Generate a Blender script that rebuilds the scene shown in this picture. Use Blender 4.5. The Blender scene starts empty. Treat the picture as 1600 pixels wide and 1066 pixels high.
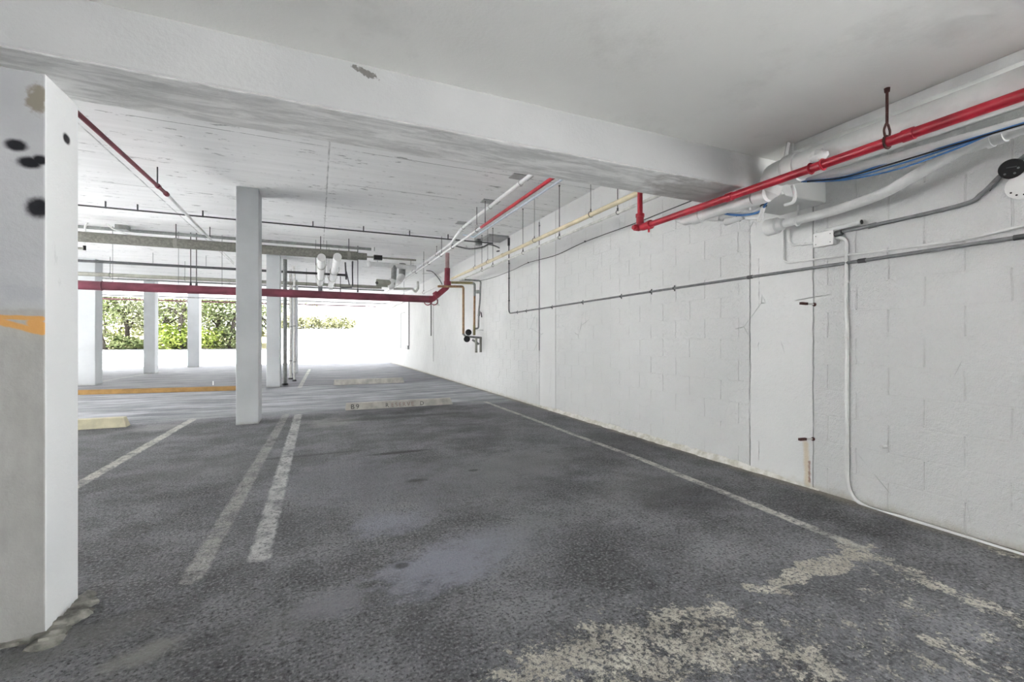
import bpy, math, random
from mathutils import Vector, Matrix
R = random.Random(7)
SC = bpy.context.scene
COL = SC.collection
# ------------------------------------------------------------------ camera
F = 700.0                      # focal length in px for a 1600 px wide frame
CA = math.atan(304.0 / F)      # heading of the camera away from the long wall
c_, s_ = math.cos(CA), math.sin(CA)
H = 1.2
def ray(u, v):
    a = (u - 800.0) / F; b = (532.0 - v) / F
    return Vector((a * c_ + s_, -a * s_ + c_, b))
CAM = Vector((0, 0, H))
def PX(u, v, X):
    d = ray(u, v); return CAM + d * (X / d.x)
def PY(u, v, Y):
    d = ray(u, v); return CAM + d * (Y / d.y)
def PZ(u, v, Z):
    d = ray(u, v); return CAM + d * ((Z - H) / d.z)

cam = bpy.data.cameras.new('camera'); camo = bpy.data.objects.new('camera', cam)
COL.objects.link(camo); camo.location = CAM
camo.rotation_euler = (math.pi / 2, 0, -CA)
cam.sensor_width = 36; cam.lens = F / 1600 * 36; cam.shift_y = -1 / 1600
cam.clip_start = .02; cam.clip_end = 300
SC.camera = camo

# ------------------------------------------------------------------ materials
class G:
    def __init__(s, name):
        s.m = bpy.data.materials.new(name); s.m.use_nodes = True
        s.t = s.m.node_tree; s.t.nodes.clear()
        s.out = s.t.nodes.new('ShaderNodeOutputMaterial')
        s.b = s.t.nodes.new('ShaderNodeBsdfPrincipled')
        s.t.links.new(s.b.outputs[0], s.out.inputs[0])
        s._p = None
    def put(s, sock, v):
        if hasattr(v, 'is_linked') or isinstance(v, bpy.types.NodeSocket): s.t.links.new(v, sock)
        elif isinstance(v, (tuple, list)) and len(v) == 3 and sock.type == 'RGBA': sock.default_value = (*v, 1)
        else: sock.default_value = v
    def pos(s):
        if s._p is None: s._p = s.t.nodes.new('ShaderNodeNewGeometry').outputs['Position']
        return s._p
    def xyz(s):
        n = s.t.nodes.new('ShaderNodeSeparateXYZ'); s.put(n.inputs[0], s.pos()); return n.outputs
    def nrm(s):
        n = s.t.nodes.new('ShaderNodeSeparateXYZ'); g = s.t.nodes.new('ShaderNodeNewGeometry')
        s.put(n.inputs[0], g.outputs['True Normal']); return n.outputs
    def vec(s, x, y, z):
        n = s.t.nodes.new('ShaderNodeCombineXYZ')
        for i, v in enumerate((x, y, z)): s.put(n.inputs[i], v)
        return n.outputs[0]
    def scl(s, v, k):
        n = s.t.nodes.new('ShaderNodeVectorMath'); n.operation = 'MULTIPLY'
        s.put(n.inputs[0], v); n.inputs[1].default_value = k; return n.outputs[0]
    def noise(s, scale, detail=4, rough=.55, vec=None, dist=0):
        n = s.t.nodes.new('ShaderNodeTexNoise'); s.put(n.inputs['Vector'], vec if vec is not None else s.pos())
        n.inputs['Scale'].default_value = scale; n.inputs['Detail'].default_value = detail
        n.inputs['Roughness'].default_value = rough; n.inputs['Distortion'].default_value = dist
        return n.outputs['Fac']
    def voro(s, scale, vec=None, feature='F1'):
        n = s.t.nodes.new('ShaderNodeTexVoronoi'); n.feature = feature
        s.put(n.inputs['Vector'], vec if vec is not None else s.pos()); n.inputs['Scale'].default_value = scale
        return n.outputs['Distance']
    def k(s, op, a, b=0.0, c=0.0, clamp=False):
        n = s.t.nodes.new('ShaderNodeMath'); n.operation = op; n.use_clamp = clamp
        s.put(n.inputs[0], a); s.put(n.inputs[1], b); s.put(n.inputs[2], c); return n.outputs[0]
    def mr(s, v, a, b, lo=0.0, hi=1.0, smooth=True):
        n = s.t.nodes.new('ShaderNodeMapRange'); n.interpolation_type = 'SMOOTHSTEP' if smooth else 'LINEAR'
        s.put(n.inputs['Value'], v); s.put(n.inputs['From Min'], a); s.put(n.inputs['From Max'], b)
        s.put(n.inputs['To Min'], lo); s.put(n.inputs['To Max'], hi); return n.outputs['Result']
    def mix(s, f, a, b):
        n = s.t.nodes.new('ShaderNodeMix'); n.data_type = 'RGBA'
        s.put(n.inputs[0], f); s.put(n.inputs[6], a); s.put(n.inputs[7], b); return n.outputs[2]
    def bump(s, h, strength=.3, dist=.01):
        n = s.t.nodes.new('ShaderNodeBump'); s.put(n.inputs['Height'], h)
        n.inputs['Strength'].default_value = strength; n.inputs['Distance'].default_value = dist
        s.put(s.b.inputs['Normal'], n.outputs[0])
    def done(s, col, rough=.8, metal=0.0, spec=.4):
        s.put(s.b.inputs['Base Color'], col); s.put(s.b.inputs['Roughness'], rough)
        s.b.inputs['Metallic'].default_value = metal; s.b.inputs['Specular IOR Level'].default_value = spec
        return s.m
    def seg(s, x, y, A, B, hw, soft, wob=None):
        bx, by = B[0] - A[0], B[1] - A[1]; L2 = bx * bx + by * by
        qx = s.k('SUBTRACT', x, A[0]); qy = s.k('SUBTRACT', y, A[1])
        t = s.k('ADD', s.k('MULTIPLY', qx, bx / L2), s.k('MULTIPLY', qy, by / L2), clamp=True)
        dx = s.k('SUBTRACT', qx, s.k('MULTIPLY', t, bx)); dy = s.k('SUBTRACT', qy, s.k('MULTIPLY', t, by))
        d = s.k('SQRT', s.k('ADD', s.k('MULTIPLY', dx, dx), s.k('MULTIPLY', dy, dy)))
        if wob is not None: d = s.k('ADD', d, wob)
        return s.mr(d, hw + soft, hw - soft)
    def blob(s, x, y, cx, cy, rx, ry, soft=.3, rot=0.0, wob=None):
        qx = s.k('SUBTRACT', x, cx); qy = s.k('SUBTRACT', y, cy); cr, sr = math.cos(rot), math.sin(rot)
        ex = s.k('ADD', s.k('MULTIPLY', qx, cr / rx), s.k('MULTIPLY', qy, sr / rx))
        ey = s.k('ADD', s.k('MULTIPLY', qx, -sr / ry), s.k('MULTIPLY', qy, cr / ry))
        d = s.k('SQRT', s.k('ADD', s.k('MULTIPLY', ex, ex), s.k('MULTIPLY', ey, ey)))
        if wob is not None: d = s.k('ADD', d, wob)
        return s.mr(d, 1 + soft, 1 - soft)
    def mx(s, *a):
        r = a[0]
        for b in a[1:]: r = s.k('MAXIMUM', r, b)
        return r

def lin(r, g=None, b=None):
    if g is None: g = b = r
    f = lambda v: ((v / 255 + .055) / 1.055) ** 2.4 if v > 10 else v / 255 / 12.92
    return (f(r), f(g), f(b))

def paint(name, col, rough=.55, var=.12, scale=9, bump=.15, bscale=60, chip=None, chipcol=(.2, .15, .12), metal=0.0, spec=.4):
    g = G(name)
    n = g.noise(scale, 5, .6)
    dark = tuple(max(0, v * (1 - var * 2)) for v in col); lite = tuple(min(1, v * (1 + var * .6)) for v in col)
    c = g.mix(g.mr(n, .3, .72), dark, lite)
    if chip:
        c = g.mix(g.mr(g.noise(scale * 4, 7, .7), chip, chip + .06), c, chipcol)
    if bump: g.bump(g.noise(bscale, 4, .6), bump, .004)
    return g.done(c, rough, metal, spec)

WP = (.80, .805, .80)      # white wall paint
M = {}
M['white_pipe'] = paint('white_painted_pipe', (.76, .765, .755), .5, .06, 6, .1, 90)
M['white_pipe_dirty'] = paint('dusty_white_pipe', (.66, .66, .63), .6, .12, 12, .15, 70)
M['cream'] = paint('cream_pipe', (.70, .62, .43), .45, .08, 5, .06)
M['red'] = paint('red_paint', (.52, .02, .042), .38, .16, 9, .12, 120, chip=.69, chipcol=(.5, .22, .2), spec=.5)
M['red_dull'] = paint('dull_red_paint', (.26, .035, .06), .5, .14, 5, .1, 60)
M['maroon'] = paint('maroon_paint', (.20, .05, .075), .5, .2, 2.2, .1, 60)
M['darkred'] = paint('dark_red_paint', (.07, .012, .018), .6, .15, 6, .1)
M['rust'] = paint('rusty_iron', (.09, .035, .03), .8, .25, 40, .4, 120)
M['black'] = paint('black_plastic', (.012, .012, .013), .45, .1, 20, .05)
M['rod'] = paint('dark_threaded_rod', (.07, .068, .07), .6, .15, 30, .2, 200, spec=.5)
M['steel'] = paint('galvanised_conduit', (.20, .205, .21), .5, .14, 14, .1, 150, spec=.6)
M['steel_dark'] = paint('dark_conduit', (.075, .077, .08), .5, .14, 14, .1, 150)
M['insul'] = paint('grey_pipe_lagging', (.225, .222, .195), .95, .16, 25, .5, 90)
M['sage'] = paint('grey_green_pipe', (.30, .30, .26), .7, .1, 10, .1)
M['copper'] = paint('dull_copper', (.36, .22, .12), .42, .18, 12, .05, metal=.35)
M['brass'] = paint('olive_brass', (.34, .29, .14), .5, .15, 12, .05, metal=.3)
M['galv'] = paint('grey_galvanised_pipe', (.32, .33, .32), .5, .15, 12, .1, metal=.3)
M['blue'] = paint('blue_cable', (.06, .20, .50), .45, .1, 20, 0)
M['stop'] = paint('worn_concrete_stop', (.55, .535, .49), .85, .14, 6, .3, 90)
M['stop_cream'] = paint('cream_painted_stop', (.62, .58, .42), .8, .1, 6, .3, 90)
M['ochre'] = paint('ochre_curb_paint', (.34, .20, .07), .8, .16, 4, .25, 60)
M['ink'] = paint('faded_stencil_paint', (.08, .08, .08), .9, .2, 30, 0)
M['ink_red'] = paint('faded_red_stencil', (.36, .25, .23), .9, .2, 30, 0)
M['white_box'] = paint('white_painted_box', (.80, .80, .79), .5, .04, 8, .08, 80)
M['bark'] = paint('bark', (.045, .038, .032), .95, .3, 14, .5, 40)
M['stucco'] = paint('white_stucco', (.85, .85, .84), .9, .03, 2, .2, 50)
M['glass_dark'] = paint('dusky_window_glass', (.07, .09, .14), .15, .1, .8, 0)
M['grey_box'] = paint('grey_metal_box', (.42, .42, .42), .6, .06, 10, .05)

# --- right hand wall: white painted concrete block
def mat_wall():
    g = G('white_painted_block_wall'); x, y, z = g.xyz()
    wob = g.noise(3, 4, .6)
    yy = g.k('ADD', y, g.k('MULTIPLY', g.k('SUBTRACT', wob, .5), .03))
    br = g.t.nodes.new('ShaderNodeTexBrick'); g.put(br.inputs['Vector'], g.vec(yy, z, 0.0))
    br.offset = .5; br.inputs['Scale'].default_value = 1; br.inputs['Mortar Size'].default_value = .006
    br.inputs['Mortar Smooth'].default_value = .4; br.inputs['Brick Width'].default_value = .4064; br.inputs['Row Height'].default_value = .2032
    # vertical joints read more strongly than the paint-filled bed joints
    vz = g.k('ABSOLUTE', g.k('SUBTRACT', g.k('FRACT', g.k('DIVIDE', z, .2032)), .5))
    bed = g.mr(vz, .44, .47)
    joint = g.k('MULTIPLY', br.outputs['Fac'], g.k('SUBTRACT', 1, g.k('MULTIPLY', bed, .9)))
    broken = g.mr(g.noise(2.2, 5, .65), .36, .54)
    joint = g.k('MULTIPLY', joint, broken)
    # flush plastered bays have no joints
    def bay(u0, u1):
        a = PX(u0, 600, XW).y; b = PX(u1, 600, XW).y
        return g.k('MULTIPLY', g.mr(y, b - .01, b + .01), g.mr(y, a + .01, a - .01))
    plast = g.mx(bay(1172, 1272), bay(843, 868))
    joint = g.k('MULTIPLY', joint, g.k('SUBTRACT', 1, plast))
    def vline(u, w, thr):
        a = PX(u, 600, XW).y
        l = g.mr(g.k('ABSOLUTE', g.k('SUBTRACT', yy, a)), w + .004, w - .001)
        return g.k('MULTIPLY', l, g.mr(g.noise(2.5, 6, .7), thr, thr + .2))
    lines = g.mx(vline(868, .005, .22), vline(1172, .004, .35), vline(1271, .003, .25), vline(1186, .003, .5), vline(843, .004, .4))
    rough = g.noise(38, 6, .65); fine = g.noise(140, 3, .6)
    smooth = g.k('SUBTRACT', 1, g.k('MULTIPLY', plast, .65))
    h = g.k('ADD', g.k('MULTIPLY', rough, smooth), g.k('MULTIPLY', g.k('MULTIPLY', fine, .35), smooth))
    h = g.k('SUBTRACT', h, g.k('MULTIPLY', joint, 1.2)); h = g.k('SUBTRACT', h, g.k('MULTIPLY', lines, 1.5))
    cracks = g.k('MULTIPLY', g.mr(g.voro(1.1, vec=g.scl(g.pos(), (1, 1.4, .8)), feature='DISTANCE_TO_EDGE'), .004, .0), g.mr(g.noise(1.7, 3), .58, .64))
    h = g.k('SUBTRACT', h, g.k('MULTIPLY', cracks, .5))
    g.bump(h, .95, .018)
    c = g.mix(g.mr(g.noise(.8, 4), .3, .7), (.735, .74, .735), (.79, .793, .788))
    pits = g.mr(g.noise(30, 7, .72), .69, .74)
    c = g.mix(g.k('MULTIPLY', pits, .35), c, (.3, .3, .29))
    c = g.mix(g.k('MULTIPLY', joint, .22), c, (.45, .45, .44))  # soft shading of the grooves painted into the joint colour
    c = g.mix(g.k('MULTIPLY', lines, .5), c, (.25, .25, .24))
    c = g.mix(g.k('MULTIPLY', cracks, .35), c, (.3, .3, .29))
    # rust streak below the lower tie
    a = PX(1256, 720, XW); yt = PX(1259, 690, XW)
    st = g.seg(y, z, (yt.y, yt.z - .02), (yt.y - .01, .02), .02, .016, g.k('MULTIPLY', g.k('SUBTRACT', g.noise(14, 5), .5), .03))
    c = g.mix(g.k('MULTIPLY', st, .55), c, (.62, .48, .27))
    st2 = g.seg(y, z, (yt.y - .03, yt.z - .16), (yt.y - .03, .05), .008, .007, g.k('MULTIPLY', g.k('SUBTRACT', g.noise(30, 5), .5), .03))
    c = g.mix(g.k('MULTIPLY', st2, .8), c, (.25, .11, .07))
    # dirt at the foot
    ft = g.mr(g.k('ADD', z, g.k('MULTIPLY', g.noise(7, 6, .7), .16)), .15, .06)
    c = g.mix(g.k('MULTIPLY', ft, .6), c, (.50, .47, .38))
    return g.done(c, .75, 0, .3)

def mat_slab(name, near):
    g = G(name); x, y, z = g.xyz()
    if near:
        c = g.mix(g.mr(g.noise(.9, 5), .3, .7), (.80, .80, .775), (.86, .86, .835))
        sp = g.mr(g.noise(18, 9, .8), .69, .73); c = g.mix(g.mr(g.noise(1.6, 8, .7), .52, .68, 0, .25), c, (.55, .545, .52))
        c = g.mix(g.k('MULTIPLY', sp, .5), c, (.25, .24, .22))
        g.bump(g.k('ADD', g.noise(3, 5), g.k('MULTIPLY', g.noise(60, 5, .7), .25)), .35, .015)
    else:
        sv = g.vec(g.k('MULTIPLY', x, .35), g.k('MULTIPLY', y, 5.0), z)
        streak = g.noise(1.6, 6, .7, vec=sv)
        c = g.mix(g.mr(streak, .3, .75), (.86, .865, .86), (.95, .952, .95))
        # board marks across the bay
        bl = g.k('ABSOLUTE', g.k('SUBTRACT', g.k('FRACT', g.k('DIVIDE', g.k('ADD', y, g.k('MULTIPLY', g.noise(.6, 2), .06)), 1.22)), .5))
        bl = g.k('MULTIPLY', g.mr(bl, .008, .003), g.mr(g.noise(1.3, 6, .7, vec=g.scl(g.pos(), (1, .3, 1))), .44, .54))
        chips = g.mr(g.noise(2.2, 7, .75, vec=g.vec(g.k('MULTIPLY', x, 1.6), g.k('MULTIPLY', y, 5.5), z)), .60, .645)
        l1 = PZ(515, 250, ZC); l2 = PZ(200, 262, ZC)
        jl = g.mx(g.mr(g.k('ABSOLUTE', g.k('SUBTRACT', g.k('ADD', x, g.k('MULTIPLY', g.noise(20, 3), .02)), l1.x)), .011, .005),
                  g.mr(g.k('ABSOLUTE', g.k('SUBTRACT', g.k('ADD', x, g.k('MULTIPLY', g.noise(4, 3), .02)), l2.x)), .012, .006))
        jl = g.k('MULTIPLY', jl, g.mr(g.noise(5, 5), .3, .6))
        mk = g.mx(g.k('MULTIPLY', bl, .7), g.k('MULTIPLY', chips, .7), g.k('MULTIPLY', jl, .6))
        c = g.mix(mk, c, (.2, .2, .2))
        g.bump(g.k('SUBTRACT', streak, mk), .4, .012)
    return g.done(c, .75, 0, .3)

def mat_beam():
    g = G('beam_painted_and_bare_concrete'); x, y, z = g.xyz(); nx, ny, nz = g.nrm()
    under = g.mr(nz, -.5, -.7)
    bare = g.k('MULTIPLY', under, g.mr(g.k('ADD', x, g.k('MULTIPLY', g.noise(5, 4), .3)), 2.9, 2.6))
    sv = g.vec(g.k('MULTIPLY', x, 1.0), g.k('MULTIPLY', y, 5.0), z)
    st = g.noise(3.2, 8, .72, vec=sv, dist=.5)
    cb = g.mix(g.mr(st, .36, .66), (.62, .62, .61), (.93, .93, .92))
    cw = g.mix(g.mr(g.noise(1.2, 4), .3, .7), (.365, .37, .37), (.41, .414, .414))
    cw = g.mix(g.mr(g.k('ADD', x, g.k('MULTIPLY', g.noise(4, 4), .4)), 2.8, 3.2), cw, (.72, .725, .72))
    sp = PY(568, 112, YB0); sm = g.blob(x, z, sp.x, sp.z, .055, .014, .2, -.3, g.k('MULTIPLY', g.k('SUBTRACT', g.noise(24, 6, .7), .5), 4.5))
    front = g.mr(ny, -.5, -.7)
    cw = g.mix(g.k('MULTIPLY', g.k('MULTIPLY', sm, front), .8), cw, (.075, .07, .06))
    spk = g.mr(g.noise(24, 7, .75), .74, .77); cw = g.mix(g.k('MULTIPLY', spk, .5), cw, (.25, .25, .25))
    tan = g.k('MULTIPLY', g.blob(x, y, 2.45, 2.45, .35, .25, .5, 0, g.k('MULTIPLY', g.k('SUBTRACT', g.noise(9, 6), .5), 2.4)), under)
    cb = g.mix(g.k('MULTIPLY', tan, .5), cb, (.2, .17, .15))
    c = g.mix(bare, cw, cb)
    g.bump(g.k('ADD', g.k('MULTIPLY', g.k('MULTIPLY', st, bare), 2.2), g.k('MULTIPLY', g.noise(50, 5), .3)), .6, .012)
    return g.done(c, .8, 0, .3)

def mat_column():
    g = G('white_painted_concrete_column'); x, y, z = g.xyz()
    c = g.mix(g.mr(g.noise(1.5, 4), .3, .7), (.47, .49, .50), (.54, .56, .57))
    ch = g.k('MULTIPLY', g.mr(g.noise(16, 8, .75), .70, .74), .4)
    c = g.mix(ch, c, (.3, .3, .3))
    ft = g.mr(g.k('ADD', z, g.k('MULTIPLY', g.noise(9, 6, .7), .12)), .12, .05)
    c = g.mix(g.k('MULTIPLY', ft, .6), c, (.32, .31, .28))
    g.bump(g.noise(45, 5, .65), .3, .006)
    return g.done(c, .75, 0, .3)

def mat_near_column():
    g = G('scuffed_column_with_spray_marks'); x, y, z = g.xyz(); nx, ny, nz = g.nrm()
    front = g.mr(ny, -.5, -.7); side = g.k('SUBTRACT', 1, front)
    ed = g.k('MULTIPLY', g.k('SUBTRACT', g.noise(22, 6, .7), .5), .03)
    c = g.mix(g.mr(g.noise(2.5, 5), .3, .7), g.mix(front, (.64, .65, .655), (.335, .34, .35)), g.mix(front, (.66, .67, .67), (.385, .39, .40)))  # front face coloured darker than the side, its shade painted in
    # bare grey concrete on the lower front, below the orange band
    zb = PY(30, 482, YC).z
    low = g.k('MULTIPLY', front, g.mr(g.k('ADD', z, ed), zb + .005, zb - .01))
    xe = PY(64, 700, YC).x
    low = g.k('MULTIPLY', low, g.mr(g.k('ADD', x, ed), xe + .022, xe + .008))
    sv = g.vec(x, y, g.k('MULTIPLY', z, .45))
    cg = g.mix(g.mr(g.noise(3.5, 6, .65, vec=sv), .3, .72), (.27, .265, .255), (.37, .365, .35))
    c = g.mix(low, c, cg)
    def P(u, v): q = PY(u, v, YC); return (q.x, q.z)
    w = g.k('MULTIPLY', g.k('SUBTRACT', g.noise(14, 5), .5), .02)
    o = g.mx(g.seg(x, z, P(-60, 493), P(66, 498), .009, .003, w), g.seg(x, z, P(-10, 500), P(66, 519), .012, .004, w), g.seg(x, z, P(52, 505), P(68, 514), .022, .006, w))
    c = g.mix(g.k('MULTIPLY', g.k('MULTIPLY', o, front), .88), c, (.55, .27, .06))
    sp = None
    wb = g.k('MULTIPLY', g.k('SUBTRACT', g.noise(40, 6, .7), .5), .5)
    for (u, v, ru, rv) in ((25, 227, 13, 9), (46, 254, 14, 9), (62, 250, 9, 8), (60, 325, 15, 16)):
        p = P(u, v); k = (YC / ray(u, v).y) / F
        b = g.blob(x, z, p[0], p[1], ru * k * 1.0, rv * k, .38, 0, wb)
        sp = b if sp is None else g.mx(sp, b)
    sp = g.k('MULTIPLY', sp, front)
    q = PX(104, 217, XC1); wb2 = wb
    sp2 = g.k('MULTIPLY', g.blob(y, z, q.y, q.z, .03, .022, .35, 0, wb2), g.mr(nx, .5, .7))
    c = g.mix(g.k('MULTIPLY', g.mx(sp, sp2), .99), c, (.006, .006, .009))
    tp = P(58, 152); tn = g.k('MULTIPLY', g.blob(x, z, tp[0], tp[1], .035, .05, .3, 0, g.k('MULTIPLY', g.k('SUBTRACT', g.noise(25, 6), .5), 2.2)), front)
    c = g.mix(g.k('MULTIPLY', tn, .75), c, (.15, .125, .075))
    pl = g.k('MULTIPLY', g.mr(g.noise(9, 8, .75, vec=g.vec(x, y, g.k('MULTIPLY', z, .35))), .62, .70), side)
    c = g.mix(g.k('MULTIPLY', g.k('MULTIPLY', pl, g.mr(z, .9, 1.5)), .45), c, (.38, .39, .39))
    rub = g.blob(x, z, P(40, 458)[0], P(40, 458)[1], .09, .03, .5, 0, g.k('MULTIPLY', g.k('SUBTRACT', g.noise(30, 6), .5), 2.5))
    c = g.mix(g.k('MULTIPLY', g.k('MULTIPLY', rub, front), .4), c, (.3, .31, .33))
    g.bump(g.k('SUBTRACT', g.noise(40, 6, .7), g.k('MULTIPLY', pl, .5)), .4, .007)
    return g.done(c, .78, 0, .3)

def mat_floor():
    g = G('worn_asphalt_floor'); x, y, z = g.xyz()
    n0 = g.noise(.45, 5, .6); n1 = g.noise(1.7, 7, .68); n2 = g.noise(7, 6, .65); n3 = g.noise(70, 3, .6)
    sv = g.vec(g.k('MULTIPLY', x, .5), g.k('MULTIPLY', y, 2.2), 0.0); ns = g.noise(1.5, 8, .72, vec=sv)
    base = g.mix(g.mr(n1, .34, .70), (.08, .0815, .087), (.27, .273, .29))
    base = g.mix(g.k('MULTIPLY', g.mr(n0, .48, .68), .55), base, (.30, .303, .325))
    base = g.mix(g.k('MULTIPLY', g.mr(ns, .56, .72), .35), base, (.36, .36, .365))
    base = g.mix(g.mr(n3, .52, .66, 0, .55), base, (.40, .40, .40))
    base = g.mix(g.mr(n3, .47, .34, 0, .75), base, (.022, .022, .022)); n4 = g.noise(28, 5, .7); base = g.mix(g.mr(n4, .48, .36, 0, .5), base, (.02, .02, .02)); base = g.mix(g.mr(n4, .56, .70, 0, .35), base, (.32, .32, .33))
    # paler, dusty drive lane and outer bays
    lane = g.mr(g.k('ADD', y, g.k('MULTIPLY', n2, .5)), 7.9, 9.0)
    lc = g.mix(g.mr(ns, .35, .68), (.25, .262, .285), (.66, .68, .715))
    base = g.mix(g.k('MULTIPLY', lane, .85), base, lc)
    far = g.mr(y, 12.4, 13.2)
    fc = g.mix(g.mr(ns, .35, .68), (.17, .17, .19), (.28, .28, .305)); fc = g.mix(g.mr(x, -1.5, -4.0), fc, g.mix(g.mr(ns, .35, .68), (.20, .20, .215), (.30, .30, .315)))
    base = g.mix(g.k('MULTIPLY', far, .8), base, fc)
    # pale salt stains in the bay
    def W(u, v): q = PZ(u, v, 0); return (q.x, q.y)
    wn = g.k('MULTIPLY', g.k('SUBTRACT', g.noise(4.5, 9, .76), .5), 4.0)
    for (u, v, rx, ry, amt, col) in ((700, 880, .32, .2, .75, (.34, .35, .42)), (610, 815, .22, .16, .6, (.32, .33, .40)), (780, 850, .3, .2, .5, (.28, .29, .33)), (520, 945, .12, .1, .6, (.3, .3, .36)), (330, 730, .5, .5, .35, (.22, .22, .23)), (480, 960, .3, .1, .4, (.2, .2, .2)), (830, 720, .6, .35, .4, (.26, .265, .27)), (600, 640, .6, .15, .5, (.33, .33, .34)), (1010, 760, .5, .3, .3, (.2, .2, .2)), (230, 1020, .1, .06, .7, (.34, .34, .32)), (120, 1000, .25, .1, .5, (.25, .25, .24)),
                                     (740, 745, .7, .6, .5, (.22, .22, .235)), (560, 745, .5, .8, .5, (.20, .20, .23)),
                                     (520, 660, .35, .3, .5, (.42, .42, .40)), (250, 668, .3, .25, .5, (.40, .40, .39)),
                                     (840, 815, .18, .12, .35, (.25, .26, .27))):
        p = W(u, v); base = g.mix(g.k('MULTIPLY', g.blob(x, y, p[0], p[1], rx, ry, .6, .3, wn), amt), base, col)
    # dark oil blots
    for (u, v, rx, ry, amt) in ((625, 707, .30, .05, .75), (480, 712, .5, .04, .5), (651, 751, .09, .05, .6), (628, 884, .035, .03, .7), (740, 735, .05, .03, .6), (1080, 780, .4, .25, .35), (980, 690, .4, .6, .35), (620, 652, .9, .12, .5)):
        p = W(u, v); base = g.mix(g.k('MULTIPLY', g.blob(x, y, p[0], p[1], rx, ry, .4, 0, g.k('MULTIPLY', wn, .5)), amt), base, (.022, .022, .023))
    # painted bay lines, worn
    wob = g.k('MULTIPLY', g.k('SUBTRACT', g.noise(9, 6, .7), .5), .05)
    wear = g.k('MULTIPLY', g.mr(g.noise(30, 8, .8), .62, .47), g.mr(g.noise(5, 6, .7), .70, .42))
    lines = [((758, 628), (1000, 717), .038, .85), ((1000, 717), (1345, 856), .042, .95), ((466, 648), (405, 872), .055, .95), ((447, 648), (300, 905), .05, .4),
             ((302, 655), (90, 776), .052, .92), ((484, 577), (468, 606), .05, .8), ((760, 628), (715, 627), .03, .4), ((116, 603), (250, 581), .06, .45)]
    for A, B, hw, amt in lines:
        mk = g.seg(x, y, W(*A), W(*B), hw, .012, wob)
        base = g.mix(g.k('MULTIPLY', g.k('MULTIPLY', mk, wear), amt), base, (.70, .69, .63) if amt != .95 or A[0] > 700 else (.62, .62, .61))
    # flaking cream paint near the wall
    fl = g.noise(8.5, 10, .78, dist=.3); fl2 = g.noise(45, 6, .75)
    fmask = g.k('ADD', g.k('MULTIPLY', fl, .65), g.k('MULTIPLY', fl2, .35))
    wob2 = g.k('MULTIPLY', g.k('SUBTRACT', g.noise(2.2, 5, .6), .5), .35)
    reg = [((1335, 855), (1600, 975), .11, .7), ((1345, 868), (1215, 908), .06, .95), ((1120, 950), (860, 1060), .12, .8), ((1120, 950), (1270, 1050), .13, .75),
           ((1270, 1000), (1050, 1066), .25, .35), ((1400, 930), (1560, 1010), .16, .5), ((1450, 1000), (1560, 1060), .04, .8), ((1180, 920), (1230, 925), .04, .8), ((1540, 850), (1580, 870), .05, .6), ((1000, 1040), (1500, 1000), .45, .5), ((820, 1066), (1150, 990), .22, .75), ((1345, 868), (1500, 990), .2, .5)]
    pm = None
    for A, B, hw, amt in reg:
        mk = g.k('MULTIPLY', g.seg(x, y, W(*A), W(*B), hw, hw * .8, wob2), amt)
        pm = mk if pm is None else g.mx(pm, mk)
    thr = g.mr(pm, 0, 1, .66, .40, False)
    peel = g.k('MULTIPLY', g.mr(g.k('SUBTRACT', fmask, thr), 0, .03), g.mr(g.noise(55, 5, .75), .40, .50))
    base = g.mix(g.k('MULTIPLY', peel, g.mr(pm, .02, .12)), base, g.mix(g.mr(n2, .3, .7), (.46, .43, .365), (.74, .71, .62)))
    fd = g.mr(g.noise(5.5, 8, .75), .73, .76); base = g.mix(g.k('MULTIPLY', fd, .6), base, (.40, .38, .34))
    # sandy grit at the wall foot
    gr = g.mr(g.k('ADD', x, g.k('MULTIPLY', g.noise(6, 6, .7), .25)), 3.62, 3.80)
    base = g.mix(g.k('MULTIPLY', gr, .75), base, (.34, .31, .25))
    h = g.k('ADD', g.k('MULTIPLY', n3, .6), g.k('MULTIPLY', g.noise(24, 6, .7), 1.0)); h = g.k('ADD', h, g.k('MULTIPLY', n1, 1.5))
    h = g.k('ADD', h, g.k('MULTIPLY', peel, .35))
    g.bump(h, 1.0, .035)
    ro = g.mr(n1, .3, .7, .62, .8)
    return g.done(base, ro, 0, .35)

def mat_ground(nm, k):
    g = G(nm); c = g.mix(g.mr(g.noise(.6, 5), .3, .7), (.62 * k, .62 * k, .62 * k), (.70 * k, .70 * k, .70 * k))
    g.bump(g.noise(30, 4), .2, .01); return g.done(c, .9)
def mat_leaf(name, a, b):
    g = G(name); c = g.mix(g.mr(g.noise(3.5, 3), .35, .65), a, b)
    return g.done(c, .6, 0, .3)
def mat_grass():
    g = G('dry_grass_bank'); c = g.mix(g.mr(g.noise(5, 6, .7), .3, .7), (.16, .14, .07), (.36, .33, .18))
    g.bump(g.noise(25, 5), .8, .05); return g.done(c, .95)

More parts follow.
